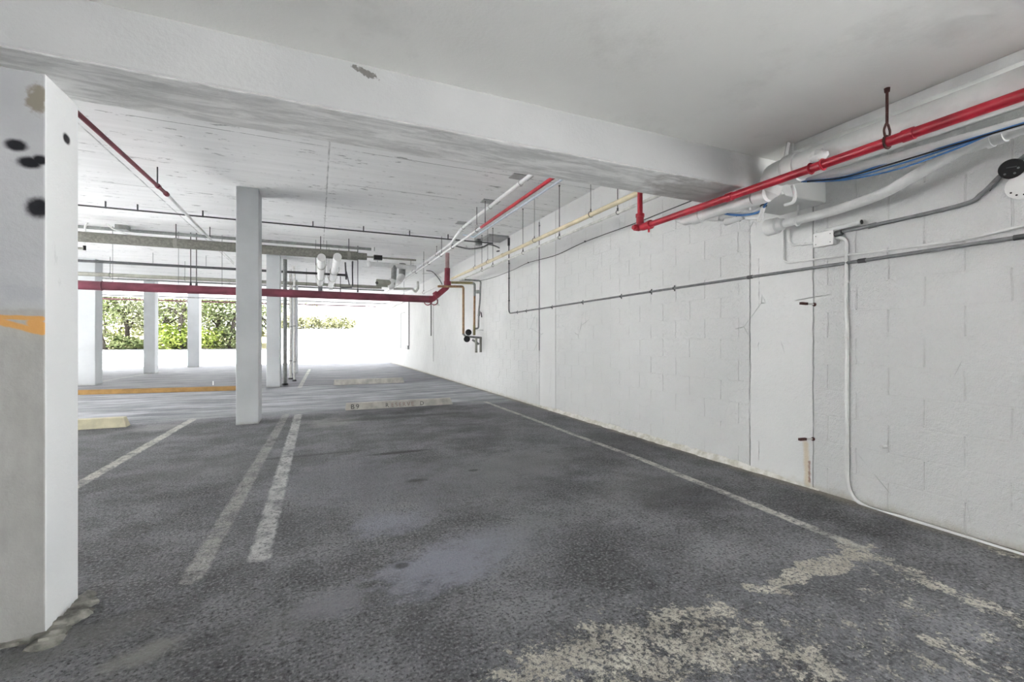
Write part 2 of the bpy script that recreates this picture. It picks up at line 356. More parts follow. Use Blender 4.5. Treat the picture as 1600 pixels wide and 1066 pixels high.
# ------------------------------------------------------------------ mesh building
class MB:
    def __init__(s): s.v = []; s.f = []
    def box(s, a, b):
        o = len(s.v); (x0, y0, z0), (x1, y1, z1) = a, b
        s.v += [Vector(p) for p in ((x0, y0, z0), (x1, y0, z0), (x1, y1, z0), (x0, y1, z0), (x0, y0, z1), (x1, y0, z1), (x1, y1, z1), (x0, y1, z1))]
        s.f += [tuple(o + i for i in q) for q in ((3, 2, 1, 0), (4, 5, 6, 7), (0, 1, 5, 4), (1, 2, 6, 5), (2, 3, 7, 6), (3, 0, 4, 7))]; return s
    def bar(s, p0, p1, w, h, up=Vector((0, 0, 1))):
        p0 = Vector(p0); p1 = Vector(p1); d = (p1 - p0).normalized(); a = d.cross(up)
        if a.length < 1e-4: a = d.cross(Vector((1, 0, 0)))
        a.normalize(); b = a.cross(d); o = len(s.v)
        for p in (p0, p1):
            for (i, j) in ((-1, -1), (1, -1), (1, 1), (-1, 1)): s.v.append(p + a * i * w / 2 + b * j * h / 2)
        s.f += [tuple(o + i for i in q) for q in ((0, 1, 2, 3), (7, 6, 5, 4), (0, 4, 5, 1), (1, 5, 6, 2), (2, 6, 7, 3), (3, 7, 4, 0))]; return s
    def tube(s, pts, r, n=12, cap=True):
        pts = [Vector(p) for p in pts]; m = len(pts)
        rs = r if isinstance(r, (list, tuple)) else [r] * m
        T = []
        for i in range(m):
            a = pts[max(i - 1, 0)]; b = pts[min(i + 1, m - 1)]; T.append((b - a).normalized())
        ref = Vector((0, 0, 1)) if abs(T[0].z) < .9 else Vector((1, 0, 0))
        u = T[0].cross(ref).normalized(); o = len(s.v)
        for i in range(m):
            if i:
                ax = T[i - 1].cross(T[i])
                if ax.length > 1e-7:
                    u = Matrix.Rotation(T[i - 1].angle(T[i]), 3, ax.normalized()) @ u
            u = (u - T[i] * u.dot(T[i])).normalized(); w = T[i].cross(u)
            for k in range(n):
                t = 2 * math.pi * k / n; s.v.append(pts[i] + (u * math.cos(t) + w * math.sin(t)) * rs[i])
        for i in range(m - 1):
            for k in range(n):
                k2 = (k + 1) % n; s.f.append((o + i * n + k, o + i * n + k2, o + (i + 1) * n + k2, o + (i + 1) * n + k))
        if cap:
            s.f.append(tuple(o + k for k in range(n))[::-1]); s.f.append(tuple(o + (m - 1) * n + k for k in range(n)))
        return s
    def lathe(s, org, axis, prof, n=20):
        axis = Vector(axis).normalized()
        return s.tube([Vector(org) + axis * h for h, r in prof], [max(r, 1e-4) for h, r in prof], n)
    def ring(s, c, axis, rad, r, n=18, k=6):
        c = Vector(c); axis = Vector(axis).normalized(); a = axis.cross(Vector((0, 0, 1)) if abs(axis.z) < .9 else Vector((1, 0, 0))).normalized(); b = axis.cross(a); o = len(s.v)
        for i in range(n):
            t = 2 * math.pi * i / n; e = a * math.cos(t) + b * math.sin(t)
            for j in range(k):
                q = 2 * math.pi * j / k; s.v.append(c + e * (rad + r * math.cos(q)) + axis * r * math.sin(q))
        for i in range(n):
            for j in range(k):
                s.f.append((o + i * k + j, o + ((i + 1) % n) * k + j, o + ((i + 1) % n) * k + (j + 1) % k, o + i * k + (j + 1) % k))
        return s
    def blobm(s, c, r, seed=0, amp=.2, n=9):
        rr = random.Random(seed); c = Vector(c); o = len(s.v); seg = n * 2
        for i in range(n + 1):
            th = math.pi * i / n
            for j in range(seg):
                ph = 2 * math.pi * j / seg; k = 1 + rr.uniform(-amp, amp)
                if i in (0, n): k = 1
                s.v.append(c + Vector((r[0] * k * math.sin(th) * math.cos(ph), r[1] * k * math.sin(th) * math.sin(ph), r[2] * k * math.cos(th))))
        for i in range(n):
            for j in range(seg): s.f.append((o + i * seg + j, o + (i + 1) * seg + j, o + (i + 1) * seg + (j + 1) % seg, o + i * seg + (j + 1) % seg))
        return s
    def build(s, name, mat, parent=None, smooth=True, bevel=0.0):
        base = parent['_w'] if parent is not None else None
        base = Vector(base) if base is not None else Vector((0, 0, 0))
        me = bpy.data.meshes.new(name); me.from_pydata([tuple(v - base) for v in s.v], [], s.f)
        me.materials.append(mat); me.validate(); me.update()
        if smooth:
            for p in me.polygons: p.use_smooth = True
            me.set_sharp_from_angle(angle=math.radians(38))
        o = bpy.data.objects.new(name, me); COL.objects.link(o)
        if parent is not None: o.parent = parent
        o['_w'] = tuple(base)
        if bevel:
            b = o.modifiers.new('bevel', 'BEVEL'); b.width = bevel; b.segments = 2; b.limit_method = 'ANGLE'
        return o

def fillet(pts, rad, n=7):
    pts = [Vector(p) for p in pts]; out = [pts[0]]
    rads = rad if isinstance(rad, (list, tuple)) else [rad] * (len(pts) - 2)
    for i in range(1, len(pts) - 1):
        a, b, c = pts[i - 1], pts[i], pts[i + 1]; d1 = (a - b); d2 = (c - b); l1, l2 = d1.length, d2.length
        d1.normalize(); d2.normalize(); ang = d1.angle(d2)
        if ang > math.pi - .02: out.append(b); continue
        t = min(rads[i - 1] / math.tan(ang / 2), l1 * .49, l2 * .49)
        p, q = b + d1 * t, b + d2 * t
        for k in range(n + 1):
            w = k / n; out.append(p * (1 - w) ** 2 + b * 2 * w * (1 - w) + q * w ** 2)
    out.append(pts[-1]); return out
def smoothc(pts, n=8):
    pts = [Vector(p) for p in pts]; P = [pts[0] * 2 - pts[1]] + pts + [pts[-1] * 2 - pts[-2]]; out = []
    for i in range(1, len(P) - 2):
        a, b, c, d = P[i - 1:i + 3]
        for k in range(n):
            t = k / n; out.append(.5 * ((2 * b) + (c - a) * t + (2 * a - 5 * b + 4 * c - d) * t * t + (3 * b - a - 3 * c + d) * t ** 3))
    out.append(pts[-1]); return out

def tag(o, label, cat, group=None):
    o['label'] = label; o['category'] = cat
    if group: o['group'] = group
    return o
def thing(name, label, cat, loc, group=None):
    o = bpy.data.objects.new(name, None); COL.objects.link(o); o.location = loc; o['_w'] = tuple(loc); o.empty_display_size = .1
    return tag(o, label, cat, group)
def struct(name, mb, mat, **kw):
    o = mb.build(name, mat, **kw); o['kind'] = 'structure'; return o

# ------------------------------------------------------------------ key planes
XW = 3.67; ZN = 2.52; ZC = 3.38; ZS = 2.28; YB0, YB1 = 2.25, 2.64
YC = 2.416; XC1 = -1.01
YEND = 26.0; XL = -10.6; YBACK = -9.0
# ------------------------------------------------------------------ setting
m_slabN = mat_slab('near_ceiling_paint', True); m_slabF = mat_slab('board_marked_ceiling_paint', False)
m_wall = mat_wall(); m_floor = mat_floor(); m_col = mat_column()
struct('floor', MB().box((XL, YBACK, -.2), (XW + .3, YEND, 0)), m_floor, smooth=False)
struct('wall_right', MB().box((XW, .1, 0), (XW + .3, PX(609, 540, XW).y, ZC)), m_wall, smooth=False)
struct('ceiling_near', MB().box((XL, YBACK, ZN), (XW + .3, YB0 + .05, 3.8)), m_slabN, smooth=False)
struct('ceiling_far', MB().box((XL, YB1 - .05, ZC), (XW + .3, YEND, 3.8)), m_slabF, smooth=False)
struct('wall_rear_added', MB().box((XL, -6.3, 0), (XW, -6, ZN)), m_wall, smooth=False)  # unseen wall added behind the camera to cut frontal light
struct('wall_left_added', MB().box((XL, -6.3, 0), (XL + .3, 2.2, ZN)).box((XL, 2.2, 0), (XL + .3, 5.3, ZC)).box((XL, 12.0, 0), (XL + .3, 24.0, ZC)), m_wall, smooth=False)  # unseen wall added at left, its gap placed to steer daylight
# rough foot of the wall where the block work was cast onto the slab
mb = MB(); rr = random.Random(3); ys = [2.3 + i * .07 for i in range(82)]; o0 = 0
for i, yv in enumerate(ys):
    fd_ = min(1, (yv - 2.3) / .8, (8.0 - yv) / 1.5); fd_ = max(fd_, .1); hgt = (.04 + rr.uniform(-.012, .016)) * fd_; w = (.03 + rr.uniform(-.01, .014)) * fd_
    mb.v += [Vector((XW + .01, yv, hgt + .02)), Vector((XW - .006, yv, hgt)), Vector((XW - w, yv, .008)), Vector((XW - w - .012, yv, -.01))]
    if i:
        for k in range(3): mb.f.append((4 * i - 4 + k, 4 * i - 3 + k, 4 * i + 1 + k, 4 * i + k))
def mat_foot():
    g = G('rough_mortar_foot'); n = g.noise(9, 7, .7); c = g.mix(g.mr(n, .35, .65), (.52, .50, .43), (.76, .75, .71)); g.bump(g.noise(40, 6), .5, .01); return g.done(c, .9)
m_foot = mat_foot()
struct('baseboard_right', mb, m_foot)
m_beam = mat_beam()
bm = MB().box((XL, YB0, ZS), (XW + .05, YB1, ZC + .1)).build('concrete_beam', m_beam, smooth=False, bevel=.012)
tag(bm, 'wide downstand concrete beam crossing the whole ceiling, bare rough grey underside', 'beam')
lt = MB().box((XL, YEND - .25, 3.2), (XW, YEND, ZC + .1)).build('edge_beam', m_slabF, smooth=False)
tag(lt, 'shallow white edge beam over the far open side of the garage', 'beam')

# outside ground: yard, then a bank
mg = mat_ground('sunlit_asphalt_yard', .3); mg2 = mat_ground('sunlit_concrete_apron', 1.05)
mb = MB()
prof = [(YEND, -.02), (28.5, 0.02), (32, .3), (36, .62), (60, .9)]
for i, (yv, zv) in enumerate(prof):
    mb.v += [Vector((-70, yv, zv)), Vector((40, yv, zv))]
    if i: mb.f.append((2 * i - 2, 2 * i - 1, 2 * i + 1, 2 * i))
struct('ground_outside', mb, mg, smooth=False)
mb = MB().box((-70, YBACK - 10, -.3), (XL, YEND, -.03)); mb.box((XL, YBACK - 40, -.3), (40, YBACK, -.03)); mb.box((XW + .3, YBACK, -.3), (40, YEND, -.03))
struct('ground_side', mb, mg2, smooth=False)
mb = MB()
for i in range(40):
    xv = -46 + i * 1.1
    for (yv, zv) in ((36.4, .55), (37.6, .9), (40, 1.35), (46, 1.9), (60, 2.4)):
        mb.v.append(Vector((xv, yv + R.uniform(-.15, .15), zv + R.uniform(-.08, .08))))
    if i:
        for k in range(4): mb.f.append((5 * i - 5 + k, 5 * i + k, 5 * i + 1 + k, 5 * i - 4 + k))
struct('ground_bank', mb, mat_grass())

# ------------------------------------------------------------------ columns
GC = 'square white concrete columns'
def column(x0, x1, y0, y1, z1, label, mat=m_col):
    w = MB(); n = 12
    o = MB().box((x0, y0, 0), (x1, y1, z1)).build('concrete_column', mat, smooth=False, bevel=.009)
    return tag(o, label, 'column', GC)
nc = thing('concrete_column', 'nearest white column at left frame edge with black spray marks and orange band', 'column', (-1.16, 2.55, 0), GC)
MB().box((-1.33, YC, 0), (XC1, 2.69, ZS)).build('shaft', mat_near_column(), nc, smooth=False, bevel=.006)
mb = MB()
for i in range(9):
    t = i / 8; mb.blobm((XC1 + .015 + R.uniform(0, .04), 2.36 + t * .36, .0), (R.uniform(.04, .075), R.uniform(.04, .07), R.uniform(.012, .03)), i, .25, 5)
for i in range(5):
    mb.blobm((-1.30 + i * .07, YC - .005, 0), (.06, R.uniform(.02, .035), .012), 40 + i, .25, 5)
o = mb.build('mortar_base', paint('crumbled_mortar', (.27, .265, .235), .95, .3, 18, .6, 60), nc); o['label'] = 'crumbled grey mortar at the column foot'
column(-1.055, -.775, 7.34, 7.76, ZC, 'free-standing white column in the middle, second along from the spray-marked column')
column(-1.19, -.88, 12.9, 13.35, ZC, 'white column directly behind the middle one, with riser pipes beside it')
column(-.93, -.66, 18.0, 18.4, ZC, 'farthest narrow white column at the left edge of the bright far exit')
column(-5.80, -5.44, 15.4, 15.85, ZC, 'broad white column behind the ochre kerb, leftmost of the rear row')
column(-5.75, -5.42, 20.1, 20.5, ZC, 'slim white column in the rear row, second from left before the trees')
column(-5.30, -4.86, 24.0, 24.4, ZC, 'white column by the yard edge, third of the rear row before the trees')

# ------------------------------------------------------------------ pipe helper
def pipe(name, label, cat, pts, r, mat, rad=None, group=None, couplings=(), crs=1.25, cl=.05, cmat=None, straps=(), rods=(), rodr=.005, n=12, smooth=False, top=None, loops=True):
    t = thing(name, label, cat, Vector(pts[0]), group)
    P = smoothc(pts) if smooth else (fillet(pts, rad) if rad else [Vector(p) for p in pts])
    MB().tube(P, r, n).build('pipe' if 'conduit' not in name and 'cable' not in name else ('conduit' if 'conduit' in name else 'cable'), mat, t)
    for (p, d) in couplings:
        p = Vector(p); d = Vector(d).normalized()
        MB().lathe(p - d * cl / 2, d, [(0, r * 1.02), (.001, r * crs), (cl, r * crs), (cl + .001, r * 1.02)], n + 4).build('coupling', cmat or mat, t)
    for (p, d, side) in straps:      # saddle strap with two ears
        p = Vector(p); d = Vector(d).normalized(); s = Vector(side).normalized(); e = d.cross(s).normalized()
        b = MB().lathe(p - d * .009, d, [(0, r * 1.0), (.001, r + .004), (.017, r + .004), (.018, r)], n)
        b.bar(p + s * r * .8 - e * (r + .02), p + s * r * .8 + e * (r + .02), .016, .004, s)
        b.build('strap', cmat or mat, t)
    for (p, ztop) in rods:
        p = Vector(p); b = MB().tube([p + Vector((0, 0, r + .03 if loops else 0)), Vector((p.x, p.y, ztop))], rodr, 6)
        b.lathe((p.x, p.y, ztop - .012), (0, 0, 1), [(0, rodr * 2.4), (.012, rodr * 2.4)], 8)
        hr = b.build('hanger_rod', M['rod'], t)
        if loops:
            d = (P[1] - P[0]).normalized(); b = MB().ring(p + Vector((0, 0, .004)), d, r + .006, .004, 16, 5)
            b.lathe(p + Vector((0, 0, r + .01)), (0, 0, 1), [(0, rodr * 2), (.03, rodr * 2)], 8)
            b.build('hanger_loop', M['rod'], hr)
    return t
XA = Vector((1, 0, 0)); YA = Vector((0, 1, 0)); ZA = Vector((0, 0, 1))
def atx(u, X, Z): # point on a pipe parallel to the wall seen at image column u
    d = ray(u, 532); return Vector((X, d.y * X / d.x, Z))
def aty(u, Y, Z):
    d = ray(u, 532); return Vector((d.x * Y / d.y, Y, Z))

# ------------------------------------------------------------------ red sprinkler pipe in the foreground
xr, zr = 2.735, 2.238
ye = atx(1000, xr, zr).y
t = thing('sprinkler_pipe', 'bright red sprinkler pipe running under the beam toward the upper right corner', 'pipe', (xr, .2, zr))
MB().tube([(xr, -1.2, zr), (xr, ye, zr)], .026, 16).build('pipe', M['red'], t)
MB().tube([(xr, ye, zr), (xr, ye, 2.95), (xr - .3, ye + .02, 3.0)], .024, 16).build('riser', M['red'], t)
b = MB().tube(fillet([(xr, ye - .13, zr), (xr, ye, zr), (xr, ye, zr + .12)], .06), .034, 16)
b.lathe((xr, ye - .15, zr), (0, 1, 0), [(0, .03), (.001, .04), (.03, .04), (.031, .03)], 16)
b.lathe((xr, ye, zr + .10), (0, 0, 1), [(0, .03), (.001, .04), (.03, .04), (.031, .03)], 16)
b.lathe((xr - .01, ye, zr), (-1, 0, 0), [(0, .03), (.05, .03), (.051, .02), (.07, .02)], 12)
b.bar((xr, ye - .12, zr - .03), (xr, ye - .12, zr - .065), .012, .012)
b.build('elbow', M['red'], t)
for u in (1140, 1420):
    p = atx(u, xr, zr); MB().lathe(p - YA * .025, YA, [(0, .027), (.001, .031), (.05, .031), (.051, .027)], 16).build('coupling', M['red'], t)
for u in (1267, 1286):
    p = atx(u, xr, zr); MB().ring(p, YA, .030, .006, 18, 6).build('clamp', M['red'], t)
p = atx(1386, xr, zr)
b = MB().tube([p + ZA * .09, Vector((p.x, p.y, ZN))], .007, 8); b.lathe((p.x, p.y, ZN - .02), (0, 0, 1), [(0, .012), (.02, .014)], 8)
h = b.build('hanger_rod', M['rust'], t); h['label'] = 'rusty hanger rod'
b = MB().ring(p, YA, .032, .006, 18, 6)
b.tube(smoothc([p + Vector((.02, 0, .03)), p + Vector((.026, 0, .06)), p + Vector((.008, 0, .095))]), .006, 6).tube(smoothc([p + Vector((-.02, 0, .03)), p + Vector((-.026, 0, .06)), p + Vector((-.008, 0, .095))]), .006, 6)
b.build('hanger_loop', M['rust'], h)
p = atx(1279, xr + .03, zr + .065)
b = MB().blobm(p, (.042, .05, .045), 5, .16, 8)
h = b.build('sprinkler_head', M['white_pipe'], t); h['label'] = 'lumpy white wrapped sprinkler head'

# ------------------------------------------------------------------ white drain and conduits along the near wall
xd, zd = 2.91, 2.345
ys = atx(1206, xd, zd).y
t = thing('drain_pipe', 'fat white drain pipe tight under the near ceiling, behind the red pipe', 'pipe', (xd, .2, zd))
MB().tube(fillet([(xd, -1.2, zd), (xd, ys, zd), (xd, ys, 2.225), (2.88, ys + .3, 2.222)], [.1, .06]), [.085] * 5 + [.078] * 4 + [.066] * 4 + [.052] * 5, 20).build('pipe', M['white_pipe'], t)
MB().lathe((xd, ys - .2, zd), YA, [(0, .09), (.002, .097), (.07, .097), (.072, .09)], 20).build('hub', M['white_pipe'], t)
b = MB().ring(atx(1232, xd, zd), YA, .09, .008, 20, 5); b.bar(atx(1232, xd, zd) + Vector((-.03, 0, .085)), atx(1232, xd - .03, ZN), .03, .006); b.bar(atx(1232, xd, zd) + Vector((.03, 0, .085)), atx(1232, xd + .03, ZN), .03, .006)
b.build('strap', M['white_pipe'], t)
t = pipe('drain_branch', 'slimmer white drain pipe passing under the right end of the beam', 'pipe', [(2.88, ys + .12, 2.222), (2.87, 2.9, 2.222), (2.87, 2.98, 2.27)], .046, M['white_pipe'], rad=.04,
         couplings=[((2.876, 2.78, 2.222), YA), ((2.88, 2.2, 2.222), YA)], crs=1.22, cl=.09)
a0 = atx(1240, 2.95, 2.487)
t = thing('ceiling_channel', 'white square channel fixed to the near ceiling above the fat drain', 'channel', (2.95, .2, 2.487))
MB().box((2.925, -1.2, 2.465), (2.975, a0.y, 2.518)).build('channel', M['white_pipe'], t, bevel=.004)
MB().box((2.915, a0.y - .02, 2.45), (2.985, a0.y + .012, 2.52)).build('end_bracket', M['white_pipe'], t, bevel=.004)
# conduit carrying blue cables
q0 = PX(1220, 284, 2.98); q1 = PX(1330, 264, 3.04); q2 = PX(1600, 191, 3.2); q3 = q2 + (q2 - q1) * .3
t = pipe('cable_conduit', 'white conduit with blue cables tied along it below the red pipe', 'conduit', [q0, q1, q2, q3], .026, M['white_pipe'], smooth=True)
MB().tube(fillet([q0 + Vector((0, -.03, 0)), q0 + Vector((-.01, .03, 0)), PX(1222, 306, 2.98)], .03), .02, 12).build('end_elbow', M['white_pipe'], t)
b = MB()
b.tube(smoothc([PX(1238, 290, 3.0), PX(1242, 304, 3.0), PX(1239, 316, 3.0), PX(1226, 321, 2.99)]), .012, 12); b.build('trap', M['white_pipe'], t)
GB = 'blue cables below the red pipe'
for i, (mid, lab, mt) in enumerate((([(1320, 276), (1400, 250), (1500, 222)], 'upper blue cable sagging off the white conduit', 'blue'),
                                ([(1320, 279), (1400, 258), (1500, 226)], 'middle blue cable sagging off the white conduit', 'blue'),
                                ([(1320, 281), (1400, 265), (1490, 234)], 'lowest blue cable sagging farthest below the white conduit', 'blue'),
                                ([(1320, 277), (1400, 254), (1500, 224)], 'black cable among the blue cables below the white conduit', 'black'))):
    pts = [PX(1252 + i * 3, 284, 2.98 - .006 * i)] + [PX(u, v, 3.03 + k * .05 - .006 * i) for k, (u, v) in enumerate(mid)] + [PX(1560, 204 + i * .6, 3.15 - .006 * i), PX(1640, 180 + i * .8, 3.2)]
    o = MB().tube(smoothc(pts), .0048, 7).build('data_cable', M[mt]); tag(o, lab, 'cable', GB)
t = thing('cable_bundle', 'blue and white cable loop tied beneath the beam end', 'cable', PX(1200, 318, 3.0))
MB().tube(smoothc([PX(1124, 330, 3.0), PX(1138, 335, 3.0), PX(1165, 336, 3.0), PX(1188, 330, 3.0), PX(1198, 316, 2.98), PX(1208, 304, 2.96)]), .0085, 8).build('blue_cable', M['blue'], t)
MB().tube(smoothc([PX(1130, 332, 3.02), PX(1150, 334, 3.02), PX(1185, 327, 3.02), PX(1194, 316, 3.0), PX(1203, 303, 2.97)]), .008, 8).build('white_cable', M['white_pipe'], t)
MB().ring(PX(1193, 322, 3.0), (.3, .2, 1), .02, .004, 14, 5).build('cable_tie', M['black'], t)
MB().tube(smoothc([PX(1186, 345, 3.05), PX(1191, 330, 3.0), PX(1193, 320, 3.0)]), .016, 8).build('white_sleeve', M['white_pipe'], t)
# small white pipe run with a wye below the beam end
t = pipe('wye_pipe', 'short white pipe run with an angled wye fitting below the beam end', 'pipe', [PX(1108, 340, 3.25), PX(1190, 338, 3.12)], .024, M['white_pipe'])
MB().box(PX(1108, 346, 3.25) - Vector((.03, 0, 0)), PX(1127, 334, 3.25) + Vector((.03, -.0, 0))).build('box_fitting', M['white_pipe'], t, bevel=.006) if False else None
MB().bar(PX(1107, 340, 3.25), PX(1128, 340, 3.22), .07, .06).build('box_fitting', M['white_pipe'], t, bevel=.006)
MB().tube([PX(1162, 339, 3.13), PX(1134, 347, 3.13)], [.022, .03], 14).build('wye_branch', M['white_pipe'], t)
MB().ring(PX(1155, 340, 3.14), YA, .028, .005, 14, 5).build('band', M['black'], t)
q = PX(1172, 338, 3.15); MB().bar(q, Vector((q.x, q.y, ZS + .01)), .025, .005, YA).build('strap', M['white_pipe'], t)
# curved fat white pipe with bell end
pts = [PX(1208, 354, 3.50), PX(1235, 347, 3.50), PX(1290, 333, 3.49), PX(1335, 319, 3.47), PX(1380, 302, 3.44), PX(1430, 274, 3.42), PX(1490, 241, 3.40), PX(1560, 214, 3.38), PX(1640, 184, 3.36)]
t = thing('bell_pipe', 'white plastic pipe curving up the wall below the blue cables, wide bell at its end', 'pipe', pts[0])
MB().tube(smoothc(pts[:1] + pts[1:]), .034, 18).build('pipe', M['white_pipe'], t)
d = (pts[0] - pts[1]).normalized()
MB().lathe(pts[0] - d * .10, d, [(0, .036), (.01, .046), (.05, .05), (.06, .066), (.15, .07), (.151, .058), (.11, .055)], 22).build('bell', M['white_pipe'], t)
d2 = (pts[7] - pts[8]).normalized(); MB().lathe(pts[7] - d2 * .03, d2, [(0, .035), (.001, .042), (.03, .042), (.032, .038), (.05, .038), (.052, .044), (.075, .044), (.076, .035)], 18).build('coupling', M['white_pipe'], t)
b = MB().ring(PX(1247, 345, 3.50), YA + Vector((0, 0, .2)), .037, .007, 18, 5); q = PX(1247, 336, 3.50); b.bar(q, Vector((q.x, q.y, ZS + .02 if q.y > YB0 else ZN)), .02, .006, YA); MB().bar(PX(1300, 330, 3.49), PX(1300, 330, XW), .02, .02).build('wall_bracket', M['white_pipe'], t); b.build('strap', M['white_pipe'], t)

# ------------------------------------------------------------------ conduits and boxes on the wall
xc = XW - .016
def W_(u, v, off=.016): return PX(u, v, XW - off)
t = pipe('wall_conduit', 'long grey conduit dropping from the ceiling then running level along the block wall', 'conduit',
         [W_(795, 374), W_(795, 490), W_(1000, 458.5), W_(1172, 433), W_(1350, 407), W_(1600, 369.5), W_(1680, 357.5), W_(2150, 287)], .0125, M['steel'], rad=[.10, .3, .3, .3, .3, .3],
         straps=[(W_(u, v), (0, 1, 0), (1, 0, 0)) for u, v in ((808, 488), (822, 486), (862, 480), (910, 472.5), (970, 463.3), (1017, 456), (1053, 450.5))] + [(W_(795, v), ZA, XA) for v in (412, 435, 470)],
         couplings=[(W_(u, v), YA) for u, v in ((1172, 433), (1347, 407.4), (1594, 370.4))], crs=1.3, cl=.05, cmat=M['steel_dark'])
MB().bar(W_(795, 372), W_(795, 384), .04, .04).build('end_box', M['steel_dark'], t)
pipe('thin_wall_conduit', 'thin grey conduit standing on the wall beside the long conduit drop', 'conduit', [W_(842.5, 347, .01), W_(842.5, 548, .01)], .007, M['steel'],
     straps=[(W_(842.5, 353, .01), ZA, XA)], n=8)
t = pipe('lamp_conduit', 'dark grey conduit rising from the white junction box to the round black box', 'conduit',
         [W_(1302, 364), W_(1365, 352), W_(1500, 321), W_(1535, 302), W_(1572, 267), W_(1640, 215)], .0135, M['steel'], smooth=True,
         straps=[(W_(1551, 289), YA + ZA * .8, XA)], couplings=[(W_(1363, 352.5), YA - ZA * .05)], crs=1.25, cmat=M['steel'])
# round black box
p = W_(1581, 264, .03); ax = Vector((-1, -.25, -.1)).normalized()
t = thing('round_box', 'round black electrical box on the upper wall at the right frame edge', 'electrical box', p)
cv = MB().lathe(p - ax * .035, ax, [(0, .052), (.05, .054), (.055, .050), (.058, .0)], 28).build('cover', M['black'], t)
e1 = ax.cross(ZA).normalized(); e2 = e1.cross(ax).normalized()
b = MB().bar(p + ax * .024 - e1 * .02 + e2 * .005, p + ax * .024 + e1 * .02 + e2 * .008, .004, .022, ax); b.build('nameplate', M['steel_dark'], cv)
for (a, c) in ((-.026, -.004), (-.012, -.03), (.026, -.026)): MB().lathe(p + ax * .021 + e1 * a + e2 * c, ax, [(0, .006), (.004, .005)], 8).build('screw', M['steel'], cv)
p = W_(1600, 290, .004); t = thing('wall_rose', 'white perforated round plate on the wall just below the black box', 'plate', p)
MB().lathe(p, (-1, 0, 0), [(0, .075), (.012, .075), (.02, .06), (.022, .0)], 26).build('plate', M['white_box'], t); cv = bpy.context.scene.objects[-1] if False else t.children[0]
for k in range(6): MB().lathe(p + Vector((-.018, .055 * math.cos(.6 + k * .55), .055 * math.sin(.6 + k * .55) * -1)), (-1, 0, 0), [(0, .005), (.004, .005)], 8).build('hole', M['black'], cv)
# junction box
a = PX(1271, 387, XW - .055); b_ = PX(1301, 360, XW - .055); ymin, ymax = min(a.y, b_.y), max(a.y, b_.y); zmin, zmax = min(a.z, b_.z), max(a.z, b_.z)
t = thing('junction_box', 'white square junction box on the block wall with conduits on each side', 'junction box', (XW - .03, (ymin + ymax) / 2, (zmin + zmax) / 2))
MB().box((XW - .05, ymin, zmin), (XW, ymax, zmax)).build('body', M['white_box'], t, bevel=.004)
MB().box((XW - .055, ymin - .003, zmin - .003), (XW - .048, ymax + .003, zmax + .003)).build('cover', M['white_box'], t, bevel=.002); cv = [q for q in t.children if q.name.startswith('cover')][0]
for yy in (ymin + .018, ymax - .018):
    for zz in (zmin + .02, zmax - .02): MB().lathe((XW - .054, yy, zz), (-1, 0, 0), [(0, .004), (.004, .003)], 8).build('screw', M['steel_dark'], cv)
MB().tube([(XW - .025, ymin + .01, zmax - .03), (XW - .025, ymin - .05, zmax - .025)], .02, 12).build('connector', M['steel_dark'], t)
# sleeve with a black bore
p = W_(1346, 347, .035); t = thing('pipe_sleeve', 'short white sleeve with an open black bore, above the junction box', 'sleeve', p)
MB().tube([p, p + Vector((.02, .26, -.005))], .019, 14, cap=False).build('sleeve', M['white_pipe'], t)
MB().lathe(p + Vector((0, -.001, 0)), (0, -1, 0), [(0, .0165), (.002, .0165)], 14).build('bore', M['black'], t)
# white conduits round the box
pipe('bent_conduit', 'white conduit curling from the bell pipe into the left of the junction box', 'conduit', [W_(1233, 358), W_(1233, 384), W_(1276, 380)], .009, M['white_pipe'], rad=.075, couplings=[(W_(1256, 382), YA)], crs=1.3, cl=.03)
pipe('level_conduit', 'white conduit bending under the junction box and running right above the grey conduit', 'conduit', [W_(1224, 360), W_(1224, 412), W_(1385, 391), W_(1500, 376), W_(1640, 343)], .009, M['white_pipe'], rad=[.07, .3, .3], couplings=[(W_(1384, 391), YA)], crs=1.6, cl=.03)
pipe('drop_conduit', 'white conduit dropping down the wall from the junction box and turning along the floor', 'conduit',
     [W_(1298, 372), W_(1323, 371), W_(1322, 480), W_(1324, 520), W_(1323, 600), W_(1324, 785), PX(1420, 812, XW - .045), PX(1600, 868.5, XW - .05), PX(1720, 905, XW - .05)], .0125, M['white_pipe'], rad=[.07, .2, .2, .2, .18, .3, .3],
     straps=[(W_(1323, v), ZA, XA) for v in (440, 527, 628)])
# rusty wall ties
for (u, v, lab) in ((1264, 475, 'upper rusty iron tie sticking out of the wall left of the white conduit'), (1262, 685, 'lower rusty iron tie with a rust streak running down below it')):
    p = PX(u + 9, v + 1, XW); t = thing('wall_tie', lab, 'wall tie', p, 'rusty ties in the block wall')
    MB().bar(p + Vector((.02, 0, 0)), p + Vector((-.085, .01, .004)), .012, .012).build('shank', M['white_pipe_dirty'], t)
    MB().bar(p + Vector((-.08, .01, .004)), p + Vector((-.15, .015, .006)), .02, .02).build('tip', M['rust'], t)
    MB().lathe(p + Vector((-.004, 0, 0)), (-1, 0, 0), [(0, .016), (.012, .012)], 10).build('root', M['rust'], t)
p = PX(1384, 698, XW); o = MB().tube([p, p + Vector((-.06, .0, .004))], .012, 10).build('wall_stub', M['white_pipe']); tag(o, 'small white painted stub sticking out low on the wall, right of the white conduit', 'stub')
